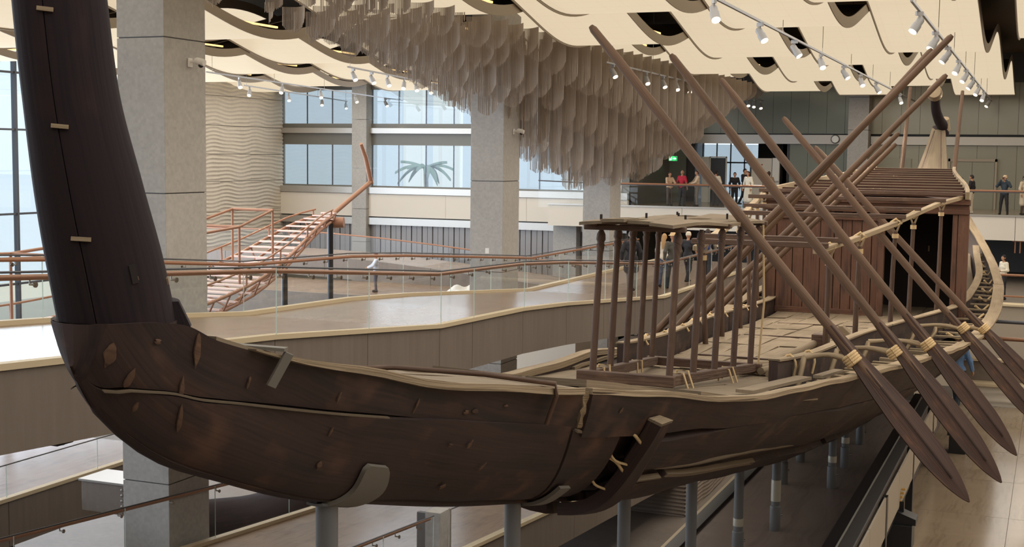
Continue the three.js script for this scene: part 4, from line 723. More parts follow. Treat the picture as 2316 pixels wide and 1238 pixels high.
// ---- main deck between the inner side boards ----
const sIn = curve([12, 14, 16.7, 21, 26.6, 30, 34, 38], [-2.5, -2.56, -2.53, -2.26, -1.9, -1.69, -1.7, -1.98]);      // right inner board
const sInL = (u) => 2 * S0 + (-sIn(u)) + 0.0;                                                                     // mirrored on the left
{
  const rows = [15.45, 17.35, 19.15, 20.9, 22.7, 24.4, 26.1, 27.95], nb = 8;
  for (let r = 0; r < rows.length - 1; r++) for (let k = 0; k < nb; k++) {
    const a = rows[r] + R(0, 0.05), b = rows[r + 1] - R(0.01, 0.05);
    deckBoard('deck_board', a, b, (u) => lerp(sInL(u) + 0.12, sIn(u) - 0.12, k / nb) + 0.004, (u) => lerp(sInL(u) + 0.12, sIn(u) - 0.12, (k + 1) / nb) - 0.004, R(-0.008, 0.008), 0.045);
  }
  for (let k = 0; k < 5; k++) deckBoard('deck_board', 28, 40, (u) => lerp(sInL(u) + 0.12, sIn(u) - 0.12, k / 5), (u) => lerp(sInL(u) + 0.12, sIn(u) - 0.12, (k + 1) / 5) - 0.01, 0, 0.045);
  // hatch battens
  for (const u of [17.33, 20.88, 24.38]) deckBoard('hatch_batten', u - 0.05, u + 0.05, (q) => lerp(sInL(q), sIn(q), 0.18), (q) => lerp(sInL(q), sIn(q), 0.62), 0.012, 0.05, M.post);
}
for (const s of [1, -1]) {      // inner side boards standing on edge, dark faces and dusty tops, lashed down
  const X = (u) => s > 0 ? sIn(u) : sInL(u), top = (u) => Math.max(deckY(u) + (s > 0 ? 0.3 : 0.28), HS(u) + 0.1 - 0.1 * sst(16, 20, u)) + 0.0;
  const segs = s > 0 ? [[13.1, 20.6], [20.66, 28.6], [28.66, 39]] : [[15.0, 22], [22.06, 30], [30.06, 39]];
  for (const [a, b] of segs) {
    part('side_board', slab(26, 4, (i, j) => { const u = lerp(a, b, s > 0 ? i : 1 - i); return V(X(u) + s * 0.04, lerp(deckY(u) - 0.25, top(u), j), u); }, (i, j) => { const u = lerp(a, b, s > 0 ? i : 1 - i); return V(X(u) - s * 0.05, lerp(deckY(u) - 0.25, top(u), j), u); }, (i, j) => [lerp(a, b, i), j * 0.5]), M.hull, boat);
    part('side_board_cap', slab(26, 2, (i, j) => { const u = lerp(a, b, i); const c = lerp(0.12, 0.17, sst(22, 28, u)); return V(X(u) - c / 2 + (1 - j) * c, top(u) + 0.018, u); }, (i, j) => { const u = lerp(a, b, i), c = lerp(0.12, 0.17, sst(22, 28, u)); return V(X(u) - c / 2 + (1 - j) * c, top(u) - 0.004, u); }, (i, j) => [lerp(a, b, i), j * 0.2]), M.cap, boat, 'dusty pale top of the inner side board');
  }
  for (let u = segs[0][0] + 0.9; u < (s > 0 ? 16 : 26); u += 1.15) part('lashing_cord', tube(spline([V(X(u) + s * 0.05, top(u) - 0.22, u), V(X(u) + s * 0.07, top(u) - 0.05, u + 0.02), V(X(u), top(u) + 0.04, u + 0.02), V(X(u) - s * 0.09, top(u) - 0.06, u)], 8), 0.016, { sides: 5 }), M.rope, boat);
}
for (const s of [1, -1]) {      // beam ends that bridge from the inner boards to the sides like rungs
  const X = (u) => s > 0 ? sIn(u) : sInL(u); let k = 0;
  for (let u = 14.3; u < 40; u += u < 25 ? 0.62 : 0.78, k++) {
    const o = hull(s, u, 1, -0.06), jig = R(-0.1, 0.1), low = lerp(0.2, 0.1, sst(22, 30, u)), y = o.y - low;
    part('deck_beam', bar(V(X(u + jig) + s * 0.02, y + R(-0.02, 0.02), u + jig), V(o.x - s * 0.16, o.y - low + R(-0.02, 0.01), u), R(0.07, 0.11), u > 24 ? 0.03 : 0.05), M.cap, boat);
    if (k % 2 && u > 24) part('lashing_cord', tube(spline([V(lerp(X(u), o.x, 0.3), y + 0.06, u + 0.05), V(lerp(X(u), o.x, 0.5), y - 0.05, u + 0.2), V(lerp(X(u), o.x, 0.7), y + 0.05, u + 0.42)], 6), 0.03, { sides: 5 }), M.rope, boat);
  }
}
// loose split boards at the right rim
for (const [a, b, w] of [[11.6, 13.6, 0.16], [13.7, 14.8, 0.1], [15.2, 15.8, 0.1]]) part('rim_board', bar(hull(1, a, 1, -0.25).add(new THREE.Vector3(0, 0.01, 0)), hull(1, b, 1, -0.36).add(new THREE.Vector3(0, 0.0, 0)), w, 0.03), M.deck, boat);
// ---- stern: rising deck, curved neck with disc ----
{
  const f = (d) => (i, j) => { const y = lerp(4.5, 6.2, i), w = lerp(0.56, 0.2, Math.pow(i, 0.8)), u = lerp(42.2, 44.9, Math.pow(i, 0.7)); return V(S0 + (j - 0.5) * 2 * w, y, u + d + 0.12 * Math.abs(j - 0.5)); };
  part('stern_board', slab(12, 4, f(0), f(0.12), (i, j) => [i * 1.8, j]), M.deck, boat, 'pale tapering board that rises to the stern finial');
  part('stern_post', tube(spline([V(S0, 3.9, 43.4), V(S0, 4.9, 44.3), V(S0, 5.6, 44.9), V(S0, 6.25, 45.1)], 12), (t) => lerp(0.42, 0.2, t), { sides: 14 }), M.hull, boat);
  for (const x of [-0.2, 0.22]) part('stern_cord', tube([V(S0 + x * 1.6, 4.55, 42.15), V(S0 + x, 5.4, 43.5), V(S0 + x * 0.5, 6.1, 44.6)], 0.02, { sides: 5 }), M.post, boat);
  part('stern_neck', tube(spline([V(S0 + 0.12, 6.0, 45.1), V(S0 + 0.12, 6.25, 45.0), V(S0 + 0.05, 6.45, 44.4), V(S0, 6.75, 43.7), V(S0, 7.12, 43.2)], 16), (t) => lerp(0.2, 0.13, t), { sides: 12 }), M.stem, boat, 'dark curved neck of the stern finial');
  part('neck_collar', tube([V(S0 + 0.2, 6.15, 45.1), V(S0 + 0.16, 6.5, 44.9)], 0.16, { sides: 10 }), M.cap, boat);
  part('stern_disc', tube([V(S0, 7.16, 43.25), V(S0, 7.2, 43.1), V(S0, 7.26, 42.86), V(S0, 7.27, 42.82)], [0.16, 0.23, 0.23, 0.19], { sides: 18 }), M.cap, boat, 'pale flat disc at the tip of the stern');
}
// ================= canopy at the bow =================
{
  const t = thing('bow_canopy', 'small canopy of slender budded posts under a thin board roof near the bow', 'canopy', V(-3.66, 2.8, 13.4));
  const L = (k) => lerp(-4.0, -4.4, k), Rr = (k) => lerp(-3.26, -3.21, k), U = (k) => lerp(11.75, 15.2, k), Y = (k) => deckY(U(k)) + 0.05;
  // base frame
  for (const X of [L, Rr]) part('base_beam', bar(V(X(0), Y(0) + 0.03, U(0) - 0.14), V(X(1), Y(1) + 0.03, U(1) + 0.12), 0.09, 0.1, { r: 0.01 }), M.post, t);
  for (const k of [0, 1]) part('base_beam', bar(V(L(k) - 0.1, Y(k) + 0.03, U(k) + (k ? 0.1 : -0.1)), V(Rr(k) + 0.1, Y(k) + 0.03, U(k) + (k ? 0.1 : -0.1)), 0.09, 0.1, { r: 0.01 }), M.post, t);
  for (const [X, s] of [[Rr, 1], [L, -1]]) for (const k of [0.1, 0.62]) for (const d of [0, 0.05]) part('lashing_cord', tube([V(X(k) + s * 0.12, Y(k) - 0.1, U(k + d)), V(X(k) + s * 0.055, Y(k) + 0.09, U(k + d)), V(X(k) - s * 0.055, Y(k) + 0.09, U(k + d)), V(X(k) - s * 0.06, Y(k) - 0.04, U(k + d))], 0.012, { sides: 5 }), M.rope, t);
  const roofY = (k) => lerp(4.52, 4.43, k);
  const post = (X, k) => {
    const h = roofY(k) - 0.02, b = V(X, Y(k) + 0.05, U(k)), p = V(X + 0.02, h, U(k) + 0.13), at = (q) => b.clone().lerp(p, q), l = b.distanceTo(p), f = (m) => 1 - m / l;
    const body = part('post', tube([0, 0.3, 0.6, f(0.24), f(0.15), f(0.135), f(0.12), f(0.1), f(0.05), f(0.01), 1].map(at), [0.034, 0.035, 0.032, 0.029, 0.042, 0.032, 0.036, 0.046, 0.042, 0.022, 0.02], { sides: 12 }), M.post, t);
    return body;
  };
  for (const k of [0.02, 0.26, 0.5, 0.74, 0.98]) { post(L(k), k); post(Rr(k), k); }
  // roof: planks with a slight camber, cleats on top
  const cols = 4;
  for (let c = 0; c < cols; c++) {
    const f = (d) => (i, j) => { const k = lerp(-0.06, 1.06, i), x = lerp(L(k) - 0.1, Rr(k) + 0.1, lerp(c / cols + 0.004, (c + 1) / cols - 0.004, j)), q = (x - (L(k) + Rr(k)) / 2) / 0.5; return V(x, roofY(k) + 0.055 - 0.03 * q * q + 0.012 * Math.sin(k * 9 + c * 2) + d, U(k) + (i > 0.99 ? [0.05, -0.04, 0.06, 0][c] : 0) - (i < 0.01 ? [0, 0.06, -0.03, 0.05][c] : 0)); };
    part('roof_plank', slab(10, 3, f(0.03), f(0), (i, j) => [i * 3, (j + c) * 0.3]), M.deck, t);
  }
  for (const k of [0.0, 0.5, 1]) part('roof_beam', bar(V(L(k) - 0.12, roofY(k) + 0.0, U(k) + 0.1), V(Rr(k) + 0.12, roofY(k) + 0.0, U(k) + 0.1), 0.08, 0.05, { bow: 0.02, r: 0.008 }), M.post, t);
  for (const X of [L, Rr]) part('roof_beam', bar(V(X(0), roofY(0) + 0.025, U(0)), V(X(1), roofY(1) + 0.025, U(1) + 0.14), 0.05, 0.035), M.post, t);
  for (const [x, k] of [[-3.95, 0.02], [-3.9, 0.4], [-3.7, 0.55], [-3.95, 0.8], [-3.35, 0.25], [-3.3, 0.7], [-3.3, 0.95]]) part('cleat', [box(x, roofY(k) + 0.095, U(k), 0.016, 0.06, 0.03)], M.dark, t);
}
// ================= deckhouse =================
{
  const t = thing('deckhouse', 'reddish brown plank deckhouse with a dark doorway on the boat deck', 'cabin', V(S0, 2, 32));
  const y0 = 1.94, y1 = 4.1, F = 28;
  const xs = [-5.66, -5.45, -5.11, -4.88, -4.54, -4.26, -4.1, -3.9, -3.7, -3.5, -3.35];
  for (let i = 0; i < xs.length - 1; i++) part(i ? 'wall_plank' : 'corner_post', span(xs[i] + 0.006, xs[i + 1] - 0.006, y0 + (i ? 0.12 : 0), y1 - R(0, 0.03), F - R(0, 0.02) - (i ? 0 : 0.04), F + 0.1, { grain: 1, r: 0.006 }), M.cabin, t);
  part('sill', span(-5.45, -3.35, y0, y0 + 0.13, F - 0.05, F + 0.08, { r: 0.01 }), M.cabin, t);
  part('door_jamb', span(-3.37, -3.24, y0, y1, F - 0.04, F + 0.12, { grain: 1, r: 0.01 }), M.cabin, t);
  part('door_jamb', span(-1.93, -1.83, y0, y1, F - 0.03, F + 0.1, { grain: 1, r: 0.01 }), M.cabin, t);
  part('corner_post', span(-1.82, -1.62, y0, 4.2, F - 0.05, F + 0.2, { grain: 1, r: 0.015 }), M.cabin, t);
  part('lintel', span(-5.7, -1.62, y1 + 0.0, y1 + 0.2, F - 0.09, F + 0.1, { r: 0.012 }), M.cabin, t);
  part('lintel', span(-5.5, -3.3, y1 - 0.17, y1 - 0.03, F - 0.07, F, { r: 0.01 }), M.cabin, t);
  part('eave_beam', bar(V(-5.75, y1 + 0.25, F - 0.12), V(-1.6, y1 + 0.25, F - 0.12), 0.14, 0.1, { bow: 0.05 }), M.cabin, t);
  for (const s of [1, -1]) {            // side walls, tapering aft, of upright planks
    for (let k = 0; k < 14; k++) { const u0 = F + 0.12 + k * 0.63, w = (u) => S0 + s * lerp(2.0, 1.2, (u - F) / 9); part('wall_plank', bar(V(w(u0 + 0.31), y0, u0 + 0.31), V(w(u0 + 0.31), y1 + 0.12 + k * 0.01, u0 + 0.31), 0.08, 0.615, { up: new THREE.Vector3(-s * 0.09, 0, -1) }), M.cabin, t); }
  }
  part('back_wall', span(S0 - 1.2, S0 + 1.2, y0, y1 + 0.3, F + 9, F + 9.1), M.cabin, t);
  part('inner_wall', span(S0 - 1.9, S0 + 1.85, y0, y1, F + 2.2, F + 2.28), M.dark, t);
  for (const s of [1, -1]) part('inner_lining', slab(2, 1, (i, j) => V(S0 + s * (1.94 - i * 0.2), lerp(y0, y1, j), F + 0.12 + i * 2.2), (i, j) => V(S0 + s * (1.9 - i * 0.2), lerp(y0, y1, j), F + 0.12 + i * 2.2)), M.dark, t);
  part('ceiling_board', slab(9, 4, (i, j) => { const w = lerp(2.05, 1.25, i); return V(S0 + (j - 0.5) * 2 * w, y1 + 0.26 + 0.2 * i + 0.12 * (1 - (2 * j - 1) ** 2), F + i * 9.1); }, (i, j) => { const w = lerp(2.05, 1.25, i); return V(S0 + (j - 0.5) * 2 * w, y1 + 0.18 + 0.2 * i + 0.12 * (1 - (2 * j - 1) ** 2), F + i * 9.1); }), M.slat, t);
  part('door_latch', pole(V(-2.55, 3.2, F + 2.15), V(-2.55, 3.32, F + 2.15), 0.02), M.cap, t);
}
// ================= awning frame =================
{
  const t = thing('awning_frame', 'awning frame of slender posts, lashed rails and roof slats around the deckhouse', 'awning frame', V(S0, 2, 27));
  const Ru = [18.2, 18.6, 20, 22.5, 24.4, 26.8, 28], RX = curve(Ru, [-2.97, -2.92, -2.68, -2.4, -2.29, -2.02, -1.78]), RY = curve(Ru, [3.93, 3.95, 4.04, 4.17, 4.24, 4.38, 4.44]);
  const LX = curve([18.2, 22.5, 26, 28], [-4.65, -5.0, -5.5, -5.72]);
  const rail = (X, dy, a, b, w) => { const p = []; for (let k = 0; k < 2; k++) { const u = lerp(a, b, k); p.push(V(X(u), RY(u) + dy, u)); } return bar(p[0], p[1], w, 0.075, { r: 0.012 }); };
  for (const [X, n] of [[RX, 1], [LX, -1]]) for (const [a, b] of [[18.1, 19.3], [19.25, 22.6], [22.5, 26.6], [26.4, 28.05]]) part('side_rail', rail(X, R(-0.012, 0.012), a, b, 0.11), M.cap, t, a < 18.2 && n > 0 ? 'pale lashed pole along the side' : undefined);
  // posts with forked heads bound in cord
  const posts = [[RX, [18.7, 20.05, 22.3, 24.1, 26.6, 28.0]], [LX, [18.7, 20.2, 22.3, 24.2, 26.4, 27.8]]];
  for (const [X, us] of posts) us.forEach((u, i) => {
    const b = V(X(u) + (X === RX ? -0.04 : 0.04), deckY(u) - 0.02, u + 0.1), e = V(X(u), RY(u) - 0.14, u), m = b.clone().lerp(e, 0.5).add(new THREE.Vector3(R(-0.012, 0.012), 0, 0));
    const p = part('awning_post', tube(spline([b, m, e], 10), (q) => 0.042 - 0.008 * q, { sides: 10 }), M.post, t);
    for (const s of [-1, 1]) part('fork', bar(e.clone().add(new THREE.Vector3(0, -0.06, 0)), V(X(u) + s * 0.075, RY(u) + 0.02, u), 0.035, 0.03), M.cap, p);
    part('fork_binding', [tube([e.clone().add(new THREE.Vector3(0, -0.11, 0)), e.clone().add(new THREE.Vector3(0, -0.04, 0))], 0.052, { sides: 10 })], M.rope, p);
    part('rail_binding', [tube([V(X(u) - 0.08, RY(u), u), V(X(u), RY(u) + 0.06, u + 0.01), V(X(u) + 0.08, RY(u), u), V(X(u), RY(u) - 0.06, u - 0.01), V(X(u) - 0.08, RY(u), u)], 0.022, { sides: 6 }), tube([V(X(u) - 0.08, RY(u), u + 0.05), V(X(u), RY(u) + 0.06, u + 0.05), V(X(u) + 0.08, RY(u), u + 0.05), V(X(u), RY(u) - 0.06, u + 0.04), V(X(u) - 0.08, RY(u), u + 0.05)], 0.02, { sides: 6 })], M.rope, p);
  });
  for (const [u, dy, ex] of [[18.3, 0.07, 0.1], [18.9, 0.075, 0.12], [22.5, 0.08, 0.12], [24.2, 0.08, 0.1], [26.2, 0.08, 0.16], [27.7, 0.09, 0.1]]) part('cross_beam', bar(V(LX(u) - ex, RY(u) + dy, u), V(RX(u) + ex, RY(u) + dy, u), 0.1, 0.075, { bow: 0.05, r: 0.01 }), M.post, t);
  // long slats over the deckhouse, pale dusty tops, with end boards
  const w = (u) => lerp(1.97, 1.02, sst(0, 1, (u - 27.8) / 9.8) * 0.5 + (u - 27.8) / 9.8 * 0.5), y = (u) => 4.47 + (u - 27.8) * 0.045;
  for (let k = 0; k < 11; k++) { const u = 28 + k * 0.95; part('roof_slat', bar(V(S0 - w(u) - 0.1, y(u), u), V(S0 + w(u) + 0.02, y(u), u), 0.16, 0.07, { bow: 0.11 - k * 0.004 }), M.slat, t); part('slat_top', bar(V(S0 - w(u) - 0.1, y(u) + 0.041, u), V(S0 + w(u) + 0.02, y(u) + 0.041, u), 0.15, 0.012, { bow: 0.11 - k * 0.004 }), M.deck, t); }
  for (const s of [1, -1]) part('end_board', slab(12, 2, (i, j) => { const u = lerp(27.75, 37.7, i); return V(S0 + s * (w(u) + 0.06), y(u) - 0.06 + (s > 0 ? 1 - j : j) * 0.15, u); }, (i, j) => { const u = lerp(27.75, 37.7, i); return V(S0 + s * (w(u) - 0.02), y(u) - 0.06 + (s > 0 ? 1 - j : j) * 0.15, u); }, (i, j) => [i * 9, j * 0.2]), M.cap, t, s > 0 ? 'pale board along the ends of the roof slats' : undefined);
  for (const u of [29, 33, 37]) for (const s of [1, -1]) part('slat_prop', bar(V(S0 + s * w(u) * 0.98, 1.97, u), V(S0 + s * w(u) * 0.98, y(u) - 0.03, u), 0.07, 0.07), M.post, t);
}
// ================= oars =================
{
  const makeOar = (len, name, label, side) => {
    const t = new THREE.Group(); t.name = numbered(name); t.userData = { label, category: 'oar', group: side > 0 ? 'oars lashed along the right side of the boat' : 'oars lashed along the left side of the boat' };
    const add = (n, g, m, l) => { const o = new THREE.Mesh(clean(g), m); o.name = n; o.castShadow = o.receiveShadow = true; t.add(o); if (l) o.userData.label = l; return o; };
    // local axis: +y from the blade tip (0) to the grip (len)
    const bl = 2.15, P = (y, x = 0, z = 0) => new THREE.Vector3(x + 0.012 * Math.sin(y * 1.3), y, z);
    const ys = [bl - 0.7, bl - 0.1, 2.9, 3.6, 4.4, 5.2, 6, len - 0.25, len - 0.05, len];
    add('shaft', tube(ys.map((y) => P(y)), [0.04, 0.052, 0.056, 0.058, 0.058, 0.056, 0.053, 0.047, 0.045, 0.028], { sides: 12 }), M.oar);
    const prof = curve([0, 0.07, 0.3, 0.65, 1.0, 1.4, 1.8, bl + 0.12], [0.004, 0.04, 0.105, 0.148, 0.152, 0.128, 0.088, 0.055]);
    const f = (s) => (i, j) => { const y = lerp(0, bl + 0.12, i), w = prof(y), x = (j - 0.5) * 2; return P(y, x * w, s * (0.012 + 0.03 * Math.pow(1 - Math.abs(x), 2) * sst(0, 0.5, y) + 0.022 * sst(1.6, bl, y) * (1 - x * x))); };
    add('blade', slab(40, 10, f(1), f(-1), (i, j) => [i * 2.4, j * 0.34]), M.blade, 'dark leaf-shaped blade with a raised midrib');
    add('midrib', slab(30, 2, (i, j) => { const y = lerp(0.3, bl - 0.1, i); return P(y, (j - 0.5) * 0.022, 0.0415 + 0.004 * (1 - Math.abs(2 * j - 1))); }, (i, j) => { const y = lerp(0.3, bl - 0.1, i); return P(y, (j - 0.5) * 0.022, 0.02); }), M.blade);
    return t;
  };
  const set = (o, tip, top, faceN) => { const Y = top.clone().sub(tip).normalize(), Z = faceN.clone().addScaledVector(Y, -faceN.dot(Y)).normalize(), X = Y.clone().cross(Z); o.setRotationFromMatrix(new THREE.Matrix4().makeBasis(X, Y, Z)); o.position.copy(tip); };
  // bracket: forked timber with a cord loop that holds the oar at the side board
  const bracket = (p, s, u) => {
    const X = s > 0 ? sIn(u) : sInL(u), knee = V(lerp(p.x, X, 0.75), p.y + 0.0, u - 0.12), arm = [p.clone().add(new THREE.Vector3(s * 0.04, -0.02, 0)), p.clone().lerp(knee, 0.5).add(new THREE.Vector3(0, 0.035, 0)), knee];
    const y0 = deckY(u) - 0.14, r = 0.034;
    part('oar_bracket', [tube(spline(arm, 8), (t) => r + 0.008 * Math.cos(t * 5), { sides: 7 }), tube(spline([knee, knee.clone().add(new THREE.Vector3(-s * 0.03, -0.1, 0.02)), V(X + s * 0.08, y0, u + 0.02)], 6), r * 0.85, { sides: 7 }), tube(spline([knee, knee.clone().add(new THREE.Vector3(0, -0.08, 0.1)), V(X + s * 0.1, y0, u - 0.36)], 6), r * 0.8, { sides: 7 })], M.cap, boat);
  };
  const loop = (p, axis, parent) => { const a = axis.clone().normalize(), g = []; for (const d of [-0.045, -0.015, 0.015, 0.045]) { const pts = [], n = new THREE.Vector3(0, 0, 1), q = a.clone().cross(n).normalize(); for (let k = 0; k <= 12; k++) { const c = k / 12 * TAU; pts.push(p.clone().addScaledVector(a, d).addScaledVector(n, Math.cos(c) * 0.078).addScaledVector(q, Math.sin(c) * 0.078)); } g.push(tube(pts, 0.02, { sides: 6 })); } return g; };
  const nthR = ['nearest', 'second nearest', 'third nearest', 'fourth nearest', 'fifth nearest'];
  const right = [[[-1.93, 3.09, 14.15], [-4.9, 6.62, 14.15], [-0.7, 1.69, 14.15]], [[-1.69, 2.94, 15.95], [-4.48, 6.43, 15.95], [-0.45, 1.51, 15.95]], [[-1.49, 2.78, 18], [-4.35, 6.25, 18], [-0.34, 1.41, 18]], [[-1.28, 2.57, 21.75], [-4.2, 5.84, 21.75], [-0.25, 1.34, 21.75]], [[-1.06, 2.34, 23.7], [-4.01, 5.39, 23.7], [-0.29, 1.52, 23.7]]];
  right.forEach(([l, a, b], i) => {
    const tip = V(b[0], b[1], b[2]), top = V(a[0], a[1], a[2]);
    if (i === 3) { const d = tip.clone().sub(top).normalize(); tip.addScaledVector(d, 0.35); } if (i === 4) { const d = tip.clone().sub(top).normalize(); tip.addScaledVector(d, 0.75); }
    const o = makeOar(top.distanceTo(tip), 'oar', `right-side oar with leaf-shaped blade, ${nthR[i]} to the stem`, 1); scene.add(o);
    set(o, tip, top, new THREE.Vector3(0.55, 0.45, 1)); origin.set(o, new THREE.Vector3());
    bracket(V(l[0] - 0.0, l[1], l[2]), 1, l[2]);
    part('oar_lashing', loop(V(...l), top.clone().sub(tip)), M.rope, boat);
  });
  const left = [[[-5.72, 2.38, 19.45], [-1.44, 6.9, 19.45]], [[-5.8, 2.28, 21.1], [-1.84, 6.85, 21.1]], [[-5.93, 2.21, 23.05], [-1.77, 6.58, 23.05]], [[-6.05, 2.15, 24.8], [-2.69, 5.67, 24.8]], [[-6.27, 2.06, 27.1], [-2.99, 5.5, 27.1]]];
  left.forEach(([l, a], i) => {
    const L = V(...l), top = V(...a), d = L.clone().sub(top).normalize(), tip = L.clone().addScaledVector(d, 2.35);
    const o = makeOar(top.distanceTo(tip), 'oar', `left-side oar with raised grip, ${nthR[i]} to the stem`, -1); scene.add(o);
    set(o, tip, top, new THREE.Vector3(-0.4, 0.4, 1)); origin.set(o, new THREE.Vector3());
    bracket(L, -1, l[2]); part('oar_lashing', loop(L, d), M.rope, boat);
  });
  // steering oars standing at the stern
  [[2077, V(-4.35, 2.9, 40), V(-4.2, 7.2, 41.2), 'upright steering oar pole left of the stern board'], [2152, V(-2.9, 2.9, 40), V(-2.75, 7.1, 41.6), 'upright steering oar pole right of the stern board']].forEach(([, a, b, lab]) => { const t = thing('steering_oar', lab, 'oar', a); part('shaft', tube([a, a.clone().lerp(b, 0.5), b], [0.075, 0.065, 0.05], { sides: 10 }), M.oar, t); part('grip', tube([b, b.clone().lerp(a, -0.03)], [0.055, 0.045], { sides: 10 }), M.oar, t); });
}
// ================= loose pieces on the deck =================
{
  const dY = (u) => deckY(u) + 0.0;
  const a = thing('curved_timber', 'pale curved round timber lying on the deck by the first awning post', 'timber', V(-3.15, dY(18.6), 18.6));
  part('timber', tube(spline([V(-3.25, dY(16.6) + 0.05, 16.6), V(-3.2, dY(17.6) + 0.06, 17.6), V(-3.1, dY(18.8) + 0.1, 18.8), V(-2.98, dY(20) + 0.22, 20)], 14), (t) => 0.05 + 0.012 * t, { sides: 10 }), M.deck, a);
  const b = thing('wooden_block', 'stepped dark wooden block on the deck beside an awning post', 'block', V(-3.02, dY(18.9), 18.9));
  part('block_body', span(-3.13, -2.9, dY(18.9) + 0.04, dY(18.9) + 0.24, 18.8, 19.0, { r: 0.01 }), M.post, b); part('block_foot', span(-3.18, -2.86, dY(18.9) - 0.01, dY(18.9) + 0.05, 18.76, 19.04, { r: 0.01 }), M.post, b);
  const c = thing('bent_knee_timber', 'flat pale bent timber piece lying on the deck behind the block', 'timber', V(-3.0, dY(20.9), 20.9));
  part('timber', plate([[-0.32, 0], [0.3, -0.02], [0.36, 0.06], [0.1, 0.08], [-0.02, 0.19], [-0.07, 0.19], [-0.08, 0.07], [-0.3, 0.04]], 0.16, new THREE.Matrix4().makeTranslation(-2.98, dY(20.9) + 0.04, -20.9), 0.01), M.deck, c);
  for (const [x0, u0, x1, u1, r, lab] of [[-3.28, 14.9, -3.15, 16.0, 0.055, 'stubby round stick nearest the right posts of the canopy'], [-3.1, 15.2, -2.85, 16.4, 0.06, 'thick split stick lying along the inner side board'], [-2.95, 14.9, -2.75, 15.9, 0.05, 'short pale stick against the inner side board'], [-3.5, 15.6, -3.2, 16.6, 0.045, 'slim stick lying behind the other loose sticks']]) { const s = thing('loose_stick', lab, 'stick', V((x0 + x1) / 2, dY((u0 + u1) / 2), (u0 + u1) / 2), 0); part('stick', tube([V(x0, dY(u0) + r, u0), V(lerp(x0, x1, 0.4), dY(lerp(u0, u1, 0.4)) + r * 1.15, lerp(u0, u1, 0.4)), V(x1, dY(u1) + r, u1)], [r * 0.75, r, r * 0.7], { sides: 8 }), M.deck, s); }
  const s = thing('hanging_cord', 'pale cord hanging taut beside the last right post of the canopy', 'cord', V(-3.12, 2.6, 15.3)); part('cord', tube([V(-3.13, 4.42, 15.25), V(-3.1, 3.5, 15.28), V(-3.16, 2.66, 15.3)], 0.013, { sides: 5 }), M.rope, s);
}
// ================= steel pillars =================
{
  const ps = [[S0, 6.25, 0], [S0, 8.97, 1], [S0, 11.76, 2], [S0, 14.3, 2], [S0, 16.75, 2], [-3.45, 18.21, 3], [-3.86, 20.93, 3], [-3.1, 20.96, 3], [-3.88, 22.59, 3], [-3.12, 22.49, 3], [-3.14, 24.49, 3], [-3.9, 25, 3], [S0, 29, 3], [S0, 33, 3], [S0, 37, 3]];
  const nm = ['under the upright stem, with the tall grey cradle plate', 'second from the stem, with a small grey cradle plate', 'third from the stem', 'fourth from the stem', 'fifth from the stem', 'standing free with a wide pale collar', 'left one of the first pair', 'right one of the first pair', 'left one of the second pair', 'right one of the second pair', 'farthest right one in view', 'farthest left one in view', 'hidden deep below the deckhouse', 'hidden under the back of the deckhouse', 'hidden below the stern'];
  ps.forEach(([x, u, k], i) => {
    const t = thing('steel_pillar', `grey steel pillar under the boat, ${nm[i]}`, 'pillar', V(x, 0, u), 'steel pillars under the boat'), d = Math.abs(x - S0), b = Math.min(HB(u), 9);
    const y = HK(u) + (HS(u) - HK(u)) * Math.pow(d / b, HP(u)) - 0.03, r = 0.062;
    part('shaft', lathe([[0, 0.28], [r, 0.28], [r, y], [0, y]], x, 0, u, 20), M.steel, t);
    part('foot', lathe([[0, 0], [r + 0.014, 0], [r + 0.014, 0.34], [r, 0.36], [0, 0.36]], x, 0, u, 20), M.steel, t);
    part('collar', lathe([[r, 0.42], [r + 0.006, 0.42], [r + 0.006, i === 5 ? 0.72 : 0.52], [r, i === 5 ? 0.72 : 0.52]], x, 0, u, 20), M.band, t);
    for (const a of [0.4, 2.4]) part('bolt', pole(V(x + Math.cos(a) * r, 0.22, u + Math.sin(a) * r), V(x + Math.cos(a) * (r + 0.035), 0.22, u + Math.sin(a) * (r + 0.035)), 0.014, { sides: 6 }), M.chrome, t);
    if (k < 2) {
      const s = k ? 0.62 : 1, U = u + (k ? 0.32 : 0.12);
      const C = k ? [[0.02, 9.0, 9.25], [0.236, 8.86, 9.04], [0.32, 8.82, 9.0]] : [[0.005, 6.17, 6.44], [0.2, 6.2, 6.5], [0.43, 6.16, 6.39], [0.45, 6.18, 6.36]], vs = C.map((c) => c[0]), A = curve(vs, C.map((c) => c[1])), B = curve(vs, C.map((c) => c[2]));
      for (const sd of [1, -1]) { const f = (d) => (i2, j) => { const v = lerp(vs[0], vs[vs.length - 1], j); return hull(sd, lerp(A(v), B(v), sd > 0 ? i2 : 1 - i2), v, d); }; part('cradle_plate', slab(3, 12, f(0.06), f(0.035), (i2, j) => [i2, j]), M.plate, t, sd > 0 ? 'grey plate that cradles the hull' : undefined); }
      part('cradle_seat', slab(2, 6, (i2, j) => { const v = (1 - 2 * j) * 0.03; return hull(v < 0 ? -1 : 1, U - 0.25 + i2 * 0.3, Math.abs(v) + 1e-4, 0.06); }, (i2, j) => { const v = (1 - 2 * j) * 0.03; return hull(v < 0 ? -1 : 1, U - 0.25 + i2 * 0.3, Math.abs(v) + 1e-4, 0.045); }), M.steel, t);
    }
  });
}
